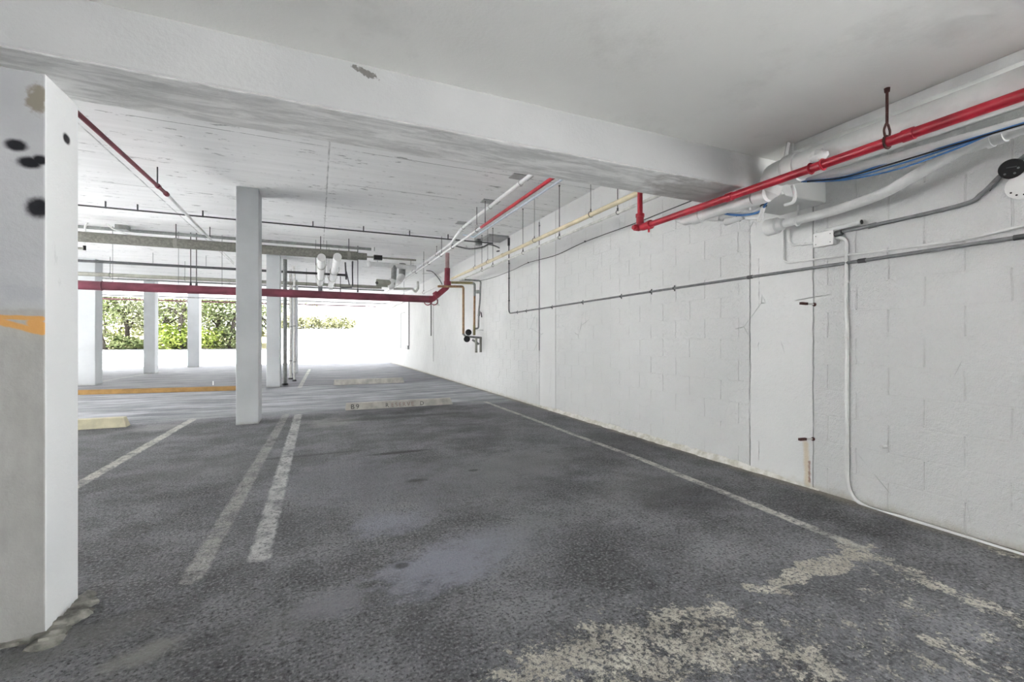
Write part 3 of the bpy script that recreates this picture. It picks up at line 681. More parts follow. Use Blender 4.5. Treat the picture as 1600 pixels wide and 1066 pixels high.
# ------------------------------------------------------------------ pipes along the wall beyond the beam
YP = 10.2
def yrods(us, X, Z): return [(atx(u, X, Z), ZC) for u in us]
t = pipe('cream_pipe', 'cream pipe hung on rods along the right wall beyond the beam', 'pipe', [(3.0, 2.8, 2.705), (3.0, YP + .4, 2.7)], .028, M['cream'],
         rods=yrods((923, 835, 762, 742), 3.0, 2.705), rodr=.0035, couplings=[(atx(u, 3.0, 2.705), YA) for u in (785, 765)], crs=1.2)
t = pipe('lower_pipe', 'thin pale pipe hung on long rods below the cream pipe', 'pipe', [(3.12, 2.7, 2.645), (3.12, YP + .15, 2.645), (3.4, YP + .15, 2.645)], .0165, M['white_pipe_dirty'], rad=.05,
         rods=yrods((965, 874, 817, 770, 753), 3.12, 2.645))
t = pipe('far_wall_pipe', 'white pipe continuing along the wall past the copper pipes to the exit', 'pipe', [(2.62, YP + .02, 2.50), (2.62, 17, 2.46), (2.62, 25, 2.44)], .028, M['white_pipe'], rods=[((2.62, y, 2.48), ZC) for y in (12, 15, 18.5)])
t = thing('sprinkler_pipe', 'red sprinkler pipe turning white, hung along the ceiling from behind the beam to the exit', 'pipe', (2.39, 2.8, 3.0))
b0 = atx(752, 2.39, 3.0).y
o = MB().tube([(2.39, 2.75, 3.0), (2.39, b0, 3.0)], .022, 12).build('red_section', M['red'], t); o['label'] = 'red painted length of the pipe'
o = MB().tube([(2.39, b0, 3.0), (2.39, 25.5, 3.0)], .022, 12).build('white_section', M['white_pipe'], t); o['label'] = 'white painted length of the pipe'
for u in (745, 707, 689, 670, 650):
    p = atx(u, 2.39, 3.0); MB().ring(p, YA, .027, .006, 14, 5).build('clamp', M['rod'], t)
for u in (758, 745, 690, 662):
    p = atx(u, 2.39, 3.0); MB().tube([p + ZA * .025, Vector((p.x, p.y, ZC))], .006, 7).build('hanger_rod', M['rod'], t)
p = atx(745, 2.39, 3.04); MB().lathe(p, (0, 0, 1), [(0, .012), (.03, .012), (.034, .035), (.04, .035)], 10).build('sprinkler_head', M['white_pipe'], t)
t = pipe('thin_ceiling_pipe', 'thin bluish white pipe just right of the red sprinkler pipe beyond the beam', 'pipe', [(2.49, 2.75, 2.99), (2.49, atx(741, 2.49, 2.99).y, 2.99), (2.6, 8.35, 3.25)], .015, paint('bluish_white_pipe', (.62, .70, .78), .5, .05), rad=.08, couplings=[(atx(u, 2.49, 2.99), YA) for u in (832, 790)], crs=1.25)
pw = [Vector((2.485, 2.75, 3.30)), Vector((2.485, 8.05, 3.30)), Vector((2.53, 9.0, 3.2)), Vector((2.53, 25.5, 3.16))]
t = pipe('white_ceiling_pipe', 'thick white pipe near the ceiling left of the red pipe, with an offset bend', 'pipe', pw, .029, M['white_pipe'], rad=[.35, .35],
         couplings=[(atx(u, 2.485, 3.30), YA) for u in (814, 766, 724)], crs=1.2, rods=[((2.53, y, 3.185), ZC) for y in (10.2, 13, 17)])
for u in (766, 724, 814):
    p = atx(u, 2.485, ZC); MB().box((p.x - .14, p.y - .09, ZC - .012), (p.x + .14, p.y + .09, ZC)).build('ceiling_plate', M['grey_box'], t)
    p = atx(u, 2.485, 3.30); MB().ring(p, YA, .033, .006, 16, 5).build('clamp', M['rod'], t)
# sagging cable clipped to the wall
cp = [(1085, 312), (1030, 334), (986, 351.5), (915, 377.5), (868, 399), (826, 410.5), (800, 422.5), (770, 434), (745, 440)]
t = thing('wall_cable', 'thin dark cable sagging along the upper wall below the cream pipe', 'cable', W_(915, 377.5, .01))
MB().tube(smoothc([W_(u, v, .01) for u, v in cp]), .0055, 6).build('cable', M['steel_dark'], t)
for u, v in ((915, 377.5), (826, 410.5)): MB().lathe(W_(u, v, 0), (-1, 0, 0), [(0, .012), (.02, .012)], 8).build('clip', M['steel_dark'], t)

# ------------------------------------------------------------------ copper and valve assembly
t = thing('valve_assembly', 'copper pipes dropping down the wall to a dark hand-wheel valve', 'valve', PY(735, 526, YP))
def V_(u, v, dy=0): return PY(u, v, YP + dy)
MB().tube(fillet([V_(684, 447.5), V_(724, 448), V_(724, 522)], .05), .028, 12).build('left_copper_pipe', M['copper'], t)
MB().tube(fillet([V_(705, 441.5), V_(738, 442.5)], .05), .030, 12).build('brass_pipe', M['brass'], t)
MB().tube(fillet([V_(735, 442.5), V_(741.5, 443), V_(741.5, 463)], .05), .029, 12).build('grey_elbow', M['galv'], t)
MB().tube([V_(741.5, 460), V_(741, 510)], .026, 12).build('right_copper_pipe', M['copper'], t)
MB().tube([V_(741, 508), V_(741, 524)], [.030, .030], 12).build('brass_union', M['brass'], t)
MB().tube(fillet([V_(726, 437), V_(751, 439), V_(750, 468), V_(748, 488), V_(747.5, 513), V_(741, 514)], .05), .021, 12).build('grey_pipe', M['galv'], t)
MB().tube([V_(749, 486), V_(748, 494)], .03, 10).build('union', M['galv'], t)
MB().bar(V_(751.5, 488), V_(752.5, 496), .03, .02).build('lever', M['black'], t)
MB().bar(V_(744, 456), V_(750, 456), .06, .08).build('bracket', M['grey_box'], t)
for v_ in (516,):
    q = V_(741, v_); MB().bar(q, Vector((XW, q.y, q.z)), .016, .016).build('wall_bracket', M['white_pipe'], t)
MB().tube([V_(723, 521), V_(728, 526), V_(752, 528)], .026, 12).build('valve_body', M['galv'], t)
for (u, v) in ((732, 519.5), (729.5, 530)):
    p = V_(u, v, -.06); b = MB().lathe(p, (-.3, -1, 0), [(0, .05), (.004, .072), (.02, .074), (.03, .05), (.031, .0)], 20); b.build('hand_wheel', M['black'], t)
MB().tube([V_(738, 531), V_(748, 538)], .026, 10).build('strainer', M['galv'], t)
MB().tube([V_(744, 529, -.04), V_(744, 551, -.04)], .029, 12).build('drain_stub', M['sage'], t)
MB().tube([V_(751, 527), V_(751, 550.5)], .029, 12).build('drain_stub', M['sage'], t)

# ------------------------------------------------------------------ the big maroon main
ym = 10.9
def A_(u, v): return PY(u, v, ym)
xe = A_(672, 468).x
t = thing('fire_main', 'large maroon fire main crossing the garage at mid height', 'pipe', (xe, ym, 2.2))
P0 = Vector((XL, ym, 2.262)); P1 = Vector((xe, ym, 2.21)); P2 = A_(699, 449); P3 = Vector((P2.x, ym, 3.0)); P4 = Vector((P2.x, ym, ZC))
MB().tube([P0, P1], .086, 20).build('main', M['maroon'], t)
MB().tube(fillet([P1, P1 + (P2 - P1) * .001 + XA * .06, P2 - XA * .01, P3], [.1, .1]), .068, 18).build('riser', M['darkred'] if False else M['red_dull'], t)
o = MB().tube([P3 - ZA * .02, P4], .05, 16).build('riser_top', paint('faded_pink_paint', (.45, .30, .30), .6), t)
for p, d in ((P1, XA), (P2 + ZA * .1, ZA), (P1 + (P2 - P1) * .35, P2 - P1)):
    MB().lathe(p - d.normalized() * .05, d, [(0, .066), (.002, .088), (.1, .088), (.102, .066)], 20).build('coupling', M['red_dull'], t)
b = MB().ring(P1 + Vector((-.06, 0, -.06)), YA, .085, .012, 20, 6).ring(P1 + Vector((.1, 0, -.05)), YA, .085, .012, 20, 6); b.build('u_bolt', M['red_dull'], t)
p = A_(684, 474); b = MB().tube([p + ZA * .1, p - ZA * .03], .012, 8).lathe(p - ZA * .05, ZA, [(0, .045), (.008, .05), (.012, .012)], 14); o = b.build('sprinkler_head', M['galv'], t)
for u in (176, 298, 307, 279, 347, 559):
    p = aty(u, ym, 2.32); MB().tube([p, Vector((p.x, p.y, ZC))], .009 if u in (298, 307, 559) else .004, 7).build('hanger_rod', M['rod'], t)
    if u in (298, 307, 559): MB().lathe(p - ZA * .01, ZA, [(0, .022), (.06, .016), (.09, .009)], 10).build('hanger_clip', M['rod'], t)
for u in (160, 505): MB().ring(aty(u, ym, 2.235), XA, .09, .007, 20, 5).build('clamp', M['maroon'], t)

# ------------------------------------------------------------------ overhead pipes crossing left to right
yi = 10.2; zi = 3.02; xi = aty(573, yi, zi).x
t = thing('lagged_pipe', 'thick grey lagged pipe crossing overhead above the maroon main', 'pipe', (xi, yi, zi))
MB().tube([(XL, yi, zi - .01), (aty(558, yi, zi).x, yi, zi)], .092, 20).build('lagging', M['insul'], t)
MB().tube([(aty(552, yi, zi).x, yi, zi), (xi, yi, zi)], .075, 20).build('lagging_end', M['insul'], t)
MB().tube([(xi - .05, yi, zi), (aty(650, yi, zi).x, yi, zi)], .022, 12).build('bare_pipe', M['sage'], t)
MB().bar((aty(584, yi, zi).x, yi, zi - .005), (aty(597, yi, zi).x, yi, zi - .005), .1, .1).build('valve_block', M['black'], t)
for u in (275, 545):
    p = aty(u, yi, zi); b = MB().lathe(p - XA * .03, XA, [(0, .09), (.001, .096), (.06, .096), (.061, .09)], 20); b.build('strap', M['sage'], t)
    MB().tube([p + ZA * .08, Vector((p.x, p.y, ZC))], .008, 7).build('hanger_rod', M['rod'], t)
for u in (501,):
    p = aty(u, yi, zi); MB().tube([p + ZA * .08, Vector((p.x, p.y, ZC))], .008, 7).build('hanger_rod', M['rod'], t)
def xpipe(name, label, Y, Z, r, mat, u1, x0=XL, rods=(), clips=(), u0=None, rl=True):
    t = thing(name, label, 'pipe', (aty(u1, Y, Z).x, Y, Z))
    a = x0 if u0 is None else aty(u0, Y, Z).x
    MB().tube([(a, Y, Z), (aty(u1, Y, Z).x, Y, Z)], r, 12).build('pipe', mat, t)
    for u in rods:
        p = aty(u, Y, Z); hr = MB().tube([p + ZA * r, Vector((p.x, p.y, ZC))], .005, 6).build('hanger_rod', M['rod'], t)
        if rl: MB().ring(p, XA, r + .008, .006, 14, 5).build('hanger_loop', M['rod'], hr)
    for u in clips:
        p = aty(u, Y, Z); MB().box((p.x - .009, Y - .009, Z - r), (p.x + .009, Y + .009, ZC - .001)).build('clip', mat, t)
    return t
xpipe('slim_dark_pipe', 'slim dark pipe clipped close under the ceiling, nearest of the crossing pipes', 8.97, 3.28, .013, M['steel_dark'], 770, clips=(165, 215, 317, 489, 568, 640, 700))
xpipe('ceiling_conduit', 'pale grey pipe tight to the ceiling just above the lagged pipe', 10.9, 3.325, .032, M['galv'], 580, clips=(585,))
xpipe('dark_pipe', 'dark pipe on rods between the lagged pipe and the maroon main', 13.75, 3.08, .033, M['steel_dark'], 541, rods=(239, 322), rl=False)
xpipe('sage_pipe', 'grey-green pipe on loop hangers just above the maroon main', 14.9, 2.905, .052, M['sage'], 596, rods=(172, 289, 479, 524), clips=())
xpipe('far_red_pipe', 'thin dark red pipe across the far opening in front of the trees', 25.2, 3.03, .032, M['darkred'], 588, clips=(192, 355, 495))
xpipe('rear_ceiling_pipe', 'pale pipe under the ceiling at the back, behind the grey-green pipe', 18.5, 3.2, .03, M['galv'], 600, rods=(185, 359, 433, 580), rl=False)
xpipe('back_conduit', 'pale conduit near the exit, lowest of the far crossing pipes', 22.0, 2.95, .022, M['galv'], 615, rods=(240, 350, 520), rl=False)
# loop of conduit from ceiling box, left
yl = 10.75
t = thing('ceiling_light_box', 'small box on the ceiling at left with two white conduit tails', 'box', PY(191, 348, yl))
p = PY(192, 347, yl); MB().box((p.x - .09, yl - .1, ZC - .09), (p.x + .09, yl + .1, ZC)).build('box', M['galv'], t, bevel=.005)
MB().tube(fillet([PY(186, 349, yl), PY(150, 342, yl), PY(133, 350, yl), PY(132, 386, yl)], [.15, .15]), .016, 10).build('conduit', M['white_pipe'], t)
MB().tube(fillet([PY(186, 350, yl - .05), PY(163, 347, yl - .05), PY(176, 358, yl - .05), PY(205, 368, yl - .05)], [.08, .2]), .014, 10).build('conduit', M['white_pipe'], t)
MB().tube([PY(132, 384, yl), PY(132, 391, yl)], .024, 10).build('fitting', M['black'], t)
MB().tube([PY(133, 388, yl), PY(60, 387, yl)], .02, 10).build('tail', M['sage'], t)
# diagonal sprinkler line on the left
zl = 3.155; xl = -1.89
t = thing('sprinkler_pipe', 'red sprinkler branch slanting across the left ceiling from the near column, turning white', 'pipe', (xl, 2.7, zl))
yb = PZ(262, 305, zl); y1 = PZ(335, 380, zl).y
xa = PZ(116, 172, zl).x; xb = PZ(335, 380, zl).x
def DL(u, v): return PZ(u, v, zl)
A0 = DL(118, 174); A1 = DL(260, 303); A2 = DL(334, 379); A3 = A2 + (A2 - A1).normalized() * 2.6
A00 = A0 - (A1 - A0).normalized() * .9
MB().tube([Vector((A0.x, 2.66, zl)), A0, A1], .023, 12).build('red_section', M['red_dull'], t)
MB().tube([A1, A2], .021, 12).build('white_section', M['white_pipe'], t)
MB().tube([A2, A3], .016, 12).build('white_tail', M['white_pipe'], t)
for p in (A1, A2, DL(247, 291)):
    MB().lathe(p - YA * .03, A2 - A1, [(0, .024), (.002, .031), (.06, .031), (.062, .024)], 14).build('coupling', M['red_dull'] if p is not A2 else M['white_pipe'], t)
for (u, v) in ((246, 289), (328, 373)):
    p = DL(u, v); MB().tube([p, Vector((p.x, p.y, ZC))], .008, 7).build('hanger_rod', M['rod'], t)
# two fat white drains running away overhead
for (x_, y0, y1, lab, u_) in ((.075, 9.6, 14.1, 'left of the two fat white drain pipes running away above the maroon main', 0), (.36, 9.4, 14.3, 'right of the two fat white drain pipes running away above the maroon main', 1)):
    t = thing('overhead_drain', lab, 'pipe', (x_, y0, 2.83), 'fat white drains above the maroon main')
    MB().tube([(x_, y0, 2.835), (x_, y1, 2.82)], .078, 18).build('pipe', M['white_pipe'], t)
    for yy in ((10.6, 12.6, 13.8) if u_ == 0 else (11.4, 12.7)):
        MB().lathe((x_, yy, 2.83), YA, [(0, .08), (.002, .098), (.05, .098), (.052, .08)], 18).build('hub', M['white_pipe_dirty'], t)
        for sx in (-.11, .11): MB().tube([(x_ + sx, yy, 2.83), (x_ + sx, yy, ZC)], .004, 6).build('hanger_rod', M['rod'], t)
    MB().tube([(x_, y1 - .05, 2.83), (x_, y1 - .02, 2.62 if u_ == 0 else 2.7)], .06, 14).build('drop', M['steel'] if u_ == 0 else M['white_pipe'], t)
# branch drains by the right wall
yd = 12.3
def D_(u, v, dy=0): return PY(u, v, yd + dy)
t = thing('branch_drain', 'white branch drain with two drops and fat wye above the maroon main', 'pipe', D_(612, 440))
MB().tube([D_(578, 412.5), D_(650, 418.5)], .065, 16).build('header', M['white_pipe'], t)
for u in (590, 642):
    q = D_(u, 414 if u < 600 else 418); MB().tube([q, Vector((q.x, q.y, ZC))], .006, 6).build('hanger_rod', M['rod'], t)
MB().blobm(D_(577, 413), (.085, .085, .085), 2, .03, 8).build('cap', M['white_pipe'], t)
MB().tube([D_(616, 415), D_(615, 440)], .07, 16).build('drop', M['galv'], t)
MB().tube([D_(629, 412, .4), D_(628, 432, .4)], .09, 16).build('drop', M['galv'], t)
MB().tube([D_(614, 437), D_(612, 446), D_(606, 449)], [.1, .11, .08], 16).build('wye', M['white_pipe'], t)
MB().tube([D_(628, 431, .4), D_(622, 441, .3)], [.10, .085], 16).build('wye', M['white_pipe'], t)
MB().tube([D_(588, 442), D_(616, 444)], .1, 16).build('cleanout', M['sage'], t)
MB().lathe(D_(589, 442, -.1), (0, -1, 0), [(0, .04), (.01, .035), (.011, .0)], 14).build('plug', M['black'], t)
t = thing('trap_pipe', 'grey pipe with a small trap loop behind the white sprinkler pipes', 'pipe', PY(650, 452, 15))
MB().tube(fillet([PY(615, 451, 15), PY(645, 451.5, 15), PY(649, 457, 15), PY(653, 451, 15), PY(653, 440, 15)], .06), .04, 12).build('pipe', M['white_pipe_dirty'], t)
# valve cluster between the drains (dark pipes hanging)
t = thing('pipe_support', 'dark bracket of thin hanging drops beside the white drains', 'bracket', PY(545, 445, 13.0))
for (a, b2, r_) in (((539.5, 410), (541, 437), .022), ((541, 424), (546, 446), .014), ((550.5, 409), (551, 447), .017), ((533, 449.5), (550, 449.5), .014), ((532, 432), (532, 456), .011)):
    MB().tube([PY(*a, 13.0), PY(*b2, 13.0)], r_, 8).build('drop', M['steel_dark'] if r_ > .013 else M['rod'], t)
MB().tube([PY(551, 437, 13), PY(552, 409, 13)], .004, 6).build('rod', M['rod'], t)
p = PY(551, 410, 13.0); MB().tube([p, Vector((p.x, p.y, ZC))], .012, 7).build('hanger_rod', M['rod'], t)
# flex conduits and box on ceiling at right
t = thing('ceiling_tray', 'grey metal tray on the ceiling by the right wall with looping flexible conduit', 'tray', PZ(775, 371, ZC))
p = PZ(774, 371, ZC); MB().box((p.x - .24, p.y - .25, ZC - .05), (p.x + .2, p.y + .25, ZC)).build('tray', M['grey_box'], t, bevel=.006)
p2 = PZ(748, 374, ZC); MB().box((p2.x - .05, p2.y - .06, ZC - .13), (p2.x + .06, p2.y + .08, ZC)).build('box', M['steel'], t, bevel=.006)
yf = p2.y
MB().tube(smoothc([PY(704, 382, yf), PY(722, 387, yf), PY(738, 389, yf), PY(755, 386, yf), PY(764, 382, yf), PY(777, 386, yf), PY(784, 391, yf), PY(776, 393, yf)]), .016, 8).build('flexible_conduit', M['steel'], t)
MB().tube(smoothc([PY(728, 384, yf), PY(733, 389, yf), PY(750, 389, yf), PY(760, 385, yf)]), .012, 8).build('flexible_conduit', M['white_pipe'], t)
t = thing('loose_cable', 'loose dark cable looping down by the top of the red riser', 'cable', PY(690, 430, 12))
MB().tube(smoothc([PY(666, 423, 12), PY(676, 425, 12), PY(686, 436, 12), PY(691, 445, 12)]), .012, 7).build('cable', M['steel_dark'], t)
MB().tube(smoothc([PY(660, 428, 12), PY(678, 427, 12), PY(690, 434, 12)]), .01, 7).build('cable', M['white_pipe'], t)
# conduits on the far wall
GFW = 'conduits dropping down the far wall'
for (u, v0, v1, r_, lab, m_) in ((639, 462, 541, .022, 'grey conduit dropping down the far wall to a small outlet box', 'steel'), (673.5, 474, 525, .016, 'short dark conduit on the far wall under the maroon main elbow', 'steel_dark'), (626, 490, 544, .010, 'thin conduit farthest along the wall near the bright exit', 'steel'), (677, 476, 565, .006, 'hair-thin pale conduit beside the short dark conduit', 'galv')):
    t = thing('drop_conduit', lab, 'conduit', W_(u, v1, r_ * .9), GFW)
    MB().tube([W_(u, v0, r_ * .9), W_(u, v1, r_ * .9)], r_, 8).build('conduit', M[m_], t)
    if u == 639: p = W_(637, 543, .03); MB().box((XW - .08, p.y - .22, p.z - .08), (XW, p.y + .22, p.z + .08)).build('outlet_box', M['steel'], t)
    if u == 626: MB().tube([W_(626, 490, .02), W_(633, 488, .02)], r_, 8).build('conduit', M[m_], t)
# risers beside the second column
GR = 'riser pipes beside the column'
for (x_, y_, r_, lab) in ((-.80, 13.5, .05, 'thicker grey riser pipe standing beside the column behind the middle one'), (-.76, 15.4, .04, 'slimmer pale riser pipe standing between the two farther columns'), (-.62, 14.6, .028, 'thinnest pale riser pipe standing just right of the thicker riser')):
    t = thing('riser_pipe', lab, 'pipe', (x_, y_, 0), GR)
    MB().tube([(x_, y_, 0), (x_, y_, ZC)], r_, 14).build('pipe', M['galv'] if r_ > .045 else M['white_pipe_dirty'], t)
    for zz in (.55, 1.6, 2.75): MB().lathe((x_, y_, zz), ZA, [(0, r_), (.002, r_ + .012), (.04, r_ + .012), (.042, r_)], 14).build('clamp', M['galv'], t)
    MB().lathe((x_, y_, 0), ZA, [(0, r_ + .03), (.04, r_ + .025), (.05, r_)], 14).build('base_collar', M['steel_dark'], t)

# ------------------------------------------------------------------ wheel stops, kerb
GS = 'concrete wheel stops'
def stop(x0, x1, y0, d, h, lab, mat):
    t = thing('wheel_stop', lab, 'wheel stop', ((x0 + x1) / 2, y0 + d / 2, 0), GS)
    b = MB(); i = d * .16; e = .04
    b.v += [Vector(p) for p in ((x0, y0, 0), (x1, y0, 0), (x1, y0 + d, 0), (x0, y0 + d, 0), (x0 + e * .4, y0 + i, h), (x1 - e, y0 + i, h), (x1 - e, y0 + d - i, h), (x0 + e * .4, y0 + d - i, h))]
    b.f += [(3, 2, 1, 0), (4, 5, 6, 7), (0, 1, 5, 4), (1, 2, 6, 5), (2, 3, 7, 6), (3, 0, 4, 7)]
    b.build('block', mat, t, smooth=False, bevel=.008)
    return t, i, h
t, i_, h_ = stop(.44, 2.33, 8.14, .15, .118, 'grey wheel stop with worn stencilled letters, nearest in the middle bay', M['stop'])
def text(parent, s, x, size, mat, name='lettering'):
    cu = bpy.data.curves.new('txt', 'FONT'); cu.body = s; cu.size = size; cu.extrude = .0015; cu.space_character = 1.35; cu.align_x = 'LEFT'
    to = bpy.data.objects.new('txt', cu); me = bpy.data.meshes.new_from_object(to); bpy.data.objects.remove(to)
    o = bpy.data.objects.new(name, me); COL.objects.link(o); me.materials.clear(); me.materials.append(mat)
    sl = math.atan2(h_, i_)
    mw = Matrix.Translation((x, 8.14 + i_ * .18 - .002, h_ * .18)) @ Matrix.Rotation(sl, 4, 'X')
    me.transform(Matrix.Translation(-Vector(parent['_w'])) @ mw); o.parent = parent; o['_w'] = tuple(parent['_w'])
    return o
text(t, 'B9', .52, .115, M['ink'])
text(t, 'R', 1.10, .10, M['ink'])
o = text(t, 'ESERVE', 1.20, .10, M['ink_red'])
text(t, 'D', 1.71, .10, M['ink'])
stop(.40, 2.26, 12.85, .16, .14, 'plain wheel stop farther back in the middle bay toward the exit', M['stop'])
stop(-4.28, -2.42, 7.80, .16, .135, 'cream painted wheel stop showing beside the near spray-marked column', M['stop_cream'])
b = MB(); b.v += [Vector(p) for p in ((-7.2, 13.1, 0), (-1.3, 12.38, 0), (-1.3, 12.55, 0), (-7.2, 13.27, 0), (-7.2, 13.1, .1), (-1.3, 12.38, .1), (-1.3, 12.55, .1), (-7.2, 13.27, .1))]
b.f += [(3, 2, 1, 0), (4, 5, 6, 7), (0, 1, 5, 4), (1, 2, 6, 5), (2, 3, 7, 6), (3, 0, 4, 7)]
o = b.build('parking_curb', M['ochre'], smooth=False, bevel=.01); tag(o, 'long low ochre-painted kerb lying across the floor left of the middle column', 'curb')
p = PZ(333, 602, .0); o = MB().lathe((p.x, p.y, 0), ZA, [(0, .014), (.1, .014), (.11, .01)], 8).build('floor_peg', M['white_box']); tag(o, 'tiny white peg standing on the floor behind the ochre kerb', 'peg')

# ------------------------------------------------------------------ outside planting and buildings
ML = [mat_leaf('light_green_leaves', (.065, .09, .03), (.22, .25, .11)), mat_leaf('grey_green_leaves', (.085, .10, .055), (.27, .285, .185)), mat_leaf('yellow_green_leaves', (.09, .13, .02), (.27, .32, .07)), mat_leaf('pale_hedge_leaves', (.09, .095, .04), (.26, .26, .15)), mat_leaf('dark_leaves', (.035, .05, .02), (.14, .16, .07))]
def leaves(mb, c, r, n, size, rnd, shell=.45):
    for _ in range(n):
        d = Vector((rnd.gauss(0, 1), rnd.gauss(0, 1), rnd.gauss(0, 1))).normalized() * rnd.uniform(shell, 1) ** .6
        p = Vector((c[0] + d.x * r[0], c[1] + d.y * r[1], c[2] + d.z * r[2]))
        a = Vector((rnd.gauss(0, 1), rnd.gauss(0, 1), rnd.gauss(0, .6))).normalized(); b = a.orthogonal().normalized() if rnd.random() < .5 else a.cross(Vector((rnd.random(), rnd.random(), 1))).normalized()
        s = size * rnd.uniform(.6, 1.3); o = len(mb.v)
        mb.v += [p - a * s, p + b * s * .45, p + a * s, p - b * s * .45]; mb.f.append((o, o + 1, o + 2, o + 3))
def tree(u, Y, hgt, lab, mi, seed, lean=0, nb=7, n=260, spread=1.7, z0=.8):
    nb += 4; n = int(n * .72)
    rnd = random.Random(seed); base = aty(u, Y, z0); base.z = z0; base.y -= .7
    t = thing('tree', lab, 'tree', base, 'trees beyond the yard')
    tp = base + Vector((lean, .3, hgt * .55)); tr = MB(); mid = base + Vector((lean * .3 + rnd.uniform(-.2, .2), 0, hgt * .28))
    tr.tube(smoothc([base - ZA * .2, mid, tp], 6), [.16] + [.15 - .005 * k for k in range(11)] + [.08], 8)
    lf = MB()
    for k in range(nb):
        a = 2 * math.pi * k / nb + rnd.uniform(-.4, .4); st = mid.lerp(tp, rnd.uniform(-.35, 1))
        en = st + Vector((math.cos(a) * spread * rnd.uniform(.5, 1.1), .5 + math.sin(a) * spread * .6, hgt * rnd.uniform(-.02, .40)))
        tr.tube(smoothc([st, st.lerp(en, .5) + Vector((0, 0, rnd.uniform(0, .3))), en], 4), [.06, .055, .05, .045, .04, .035, .03, .025, .02], 6)
        leaves(lf, en, (spread * .6, spread * .5, hgt * .17), n, .12, rnd)
    tr.build('trunk', M['bark'], t); lf.build('foliage', ML[mi], t, smooth=False)
tree(172, 37, 5.2, 'leaning tree with forked trunk left of the slim rear column', 1, 1, -1.2, 9, 230)
tree(205, 38.5, 5.8, 'airy light green tree between the two left rear columns', 0, 2, -.8, 9, 240)
tree(262, 38, 4.4, 'grey-green tree with sparse pale leaves behind the yellow-green shrub', 1, 3, .2, 7, 230)
tree(287, 37, 5.8, 'tall tree with straight trunk just left of the third rear column', 0, 4, .3, 8, 200)
tree(340, 38, 5.5, 'light green tree with bare upright trunk right of the third rear column', 0, 5, .4, 9, 260)
tree(362, 37, 4.2, 'darker tangled tree beside the middle column', 4, 6, .2, 8, 240, 1.4)
tree(140, 37, 5.0, 'tree partly hidden behind the broad left rear column', 0, 7, 0, 8, 220)
tree(425, 38, 5.2, 'tree glimpsed beside the column with riser pipes', 4, 8, .2, 8, 200)
tree(235, 40, 6.2, 'light tree standing farther back behind the slim rear column', 0, 9, .2, 9, 240)
def shrub(u, Y, r, lab, mi, seed, n=700, z0=.6):
    rnd = random.Random(seed); b = aty(u, Y, z0); t = thing('shrub', lab, 'shrub', (b.x, Y, z0), 'shrubs along the yard')
    st = MB(); lf = MB()
    for k in range(5):
        e = Vector((b.x + rnd.uniform(-.6, .6) * r, Y + rnd.uniform(-.4, .4) * r, z0 + r * rnd.uniform(.6, 1.1)))
        st.tube([(b.x, Y, z0 - .1), e], [.03, .012], 6); leaves(lf, e, (r * .55, r * .5, r * .5), n // 5, .12, rnd, .2)
    leaves(lf, (b.x, Y, z0 + r * .4), (r * .9, r * .7, r * .5), n // 2, .12, rnd, .2)
    st.build('stem', M['bark'], t); lf.build('foliage', ML[mi], t, smooth=False)
shrub(268, 36.2, 1.3, 'bright yellow-green shrub at the foot of the trees, between two rear columns', 2, 21, 900)
shrub(284, 36.6, .9, 'dark low shrub at the foot of the straight tree trunk', 4, 22)
shrub(330, 36.3, 1.0, 'light shrub low to the right of the third rear column', 2, 23)
shrub(358, 36.3, 1.1, 'dark tangled shrub low beside the middle column', 4, 24)
shrub(184, 36.4, .7, 'small light shrub at the foot of the leaning tree', 0, 25, 400)
shrub(212, 36.6, .6, 'small green shrub just left of the slim rear column', 0, 26, 400)
t = thing('thicket', 'pale tangled thicket filling the gaps behind the trees', 'thicket', (-10, 43, 1.6)); lf = MB(); st = MB(); rnd = random.Random(77)
x_ = aty(100, 43, 0).x
while x_ < aty(445, 43, 0).x:
    for k in range(4): leaves(lf, (x_ + rnd.uniform(-.5, .5), 43 + rnd.uniform(-1, 1), 1.6 + rnd.uniform(0, 2.6) ** 1.0), (.9, .6, .7), 60, .17, rnd, .1)
    st.tube([(x_, 43, 1.2), (x_ + rnd.uniform(-.7, .7), 43, 5.5)], [.07, .02], 6); x_ += .8
st.build('stems', M['bark'], t); lf.build('foliage', ML[1], t, smooth=False)
# hedge on a white garden wall
w0 = aty(440, 34.5, 0).x; w1 = aty(640, 34.5, 0).x
o = MB().box((w0, 34.5, -.1), (w1 + 6, 34.9, 1.98)).build('garden_wall', M['stucco'], smooth=False); tag(o, 'white sunlit garden wall beyond the far exit', 'wall')
t = thing('hedge', 'clipped pale green hedge above the white garden wall at the far exit', 'hedge', (0, 35.5, 1.9)); lf = MB(); rnd = random.Random(31)
for k in range(26):
    x_ = w0 + (aty(552, 35.4, 0).x - w0) * k / 25; leaves(lf, (x_, 35.4, 2.45 + .12 * math.sin(k * 1.3)), (.3, .5, .62 if k < 24 else .4), 150, .11, rnd, .1)
lf.build('foliage', ML[3], t, smooth=False); MB().box((w0, 35.0, 0), (aty(548, 35.4, 0).x, 35.9, 2.0)).build('planting_bed', M['bark'], t, smooth=False)
rnd = random.Random(5); b = aty(487, 36, 0); t = thing('sapling', 'thin sapling sticking up behind the pale hedge', 'sapling', (b.x, 36, 1.9))
MB().tube([(b.x, 36, .5), (b.x + .05, 36, 4.2)], .025, 6).build('stem', M['bark'], t); lf = MB()
for k in range(4): leaves(lf, (b.x + rnd.uniform(-.3, .3), 36, 3.7 + k * .35), (.35, .3, .25), 40, .12, rnd); 
lf.build('foliage', ML[1], t, smooth=False)
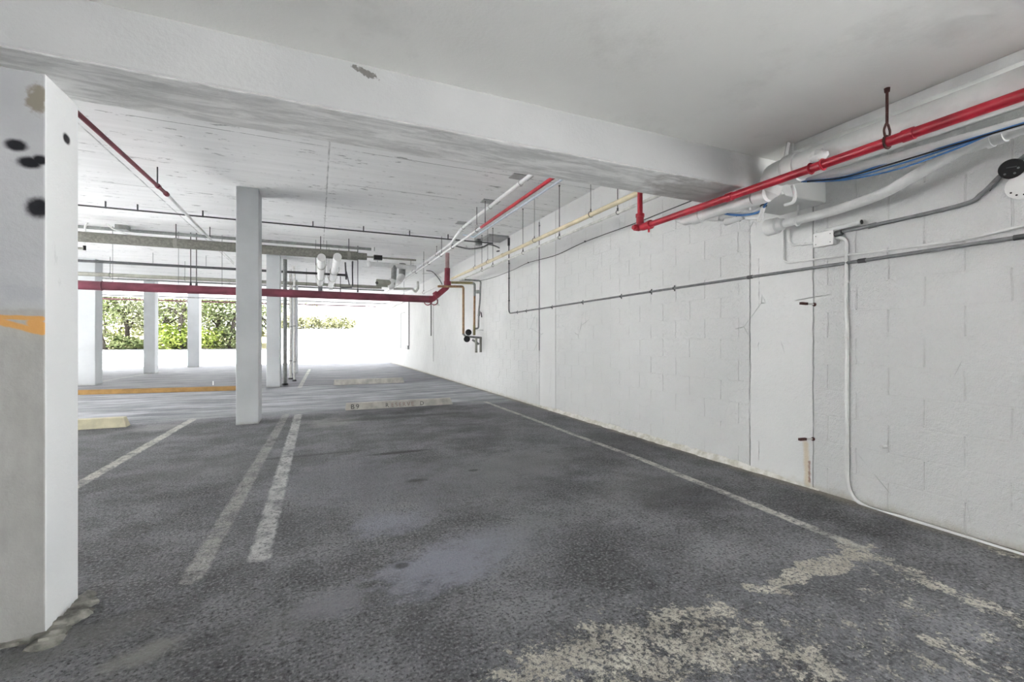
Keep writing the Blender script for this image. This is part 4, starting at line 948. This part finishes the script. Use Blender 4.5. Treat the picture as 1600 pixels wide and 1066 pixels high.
# unseen blocks added to the left and rear to cut low sky light
o = MB().box((-24, -30, -.3), (-19.5, 33, 4.2)).build('left_sky_block', M['stucco'], smooth=False); tag(o, 'pale unseen block added past the open left side to screen the sky', 'building')
o = MB().box((-19, -26, -.3), (20, -21, 7)).build('rear_sky_block', M['stucco'], smooth=False); tag(o, 'pale unseen block added behind the garage to screen the sky', 'building')
# house beyond the trees
t = thing('house', 'pale house with dark window bands behind the trees', 'house', (-17, 52, 1.9))
x0 = aty(150, 52, 0).x; x1 = aty(310, 52, 0).x
MB().box((x0, 52, 1.5), (x1, 56, 9)).build('wall', M['stucco'], t, smooth=False)
x2 = aty(244, 52, 0).x; x3 = aty(300, 52, 0).x; nwin = 3
for k in range(nwin):
    a = x2 + (x3 - x2) * k / nwin + .1; e = x2 + (x3 - x2) * (k + 1) / nwin - .1
    f = MB().box((a, 51.9, 4.3), (e, 52.0, 6.4)).build('window', M['glass_dark'], t, smooth=False)
MB().box((x2 - 1, 51.6, 4.75), (x3 + 1, 51.85, 4.95)).build('railing', M['stucco'], t, smooth=False)

# ------------------------------------------------------------------ light
wd = bpy.data.worlds.new('sky'); SC.world = wd; wd.use_nodes = True
nt = wd.node_tree; nt.nodes.clear()
ow = nt.nodes.new('ShaderNodeOutputWorld'); bg = nt.nodes.new('ShaderNodeBackground')
bg.inputs[0].default_value = (.93, .965, 1.0, 1); bg.inputs[1].default_value = 0.7
nt.links.new(bg.outputs[0], ow.inputs[0])
sn = bpy.data.lights.new('sun', 'SUN'); sn.energy = 15; sn.angle = .03; sn.color = (1, .985, .965)
so = bpy.data.objects.new('sun', sn); COL.objects.link(so); so.rotation_euler = Vector((-.62, .12, .77)).to_track_quat('Z', 'Y').to_euler()
SC.view_settings.view_transform = 'Standard'; SC.view_settings.look = 'None'; SC.view_settings.gamma = 1
SC.view_settings.use_curve_mapping = False; SC.view_settings.exposure = 3.3
SC.cycles.max_bounces = 16; SC.cycles.diffuse_bounces = 12; SC.cycles.use_denoising = True
for o in SC.objects:
    if '_w' in o: del o['_w']
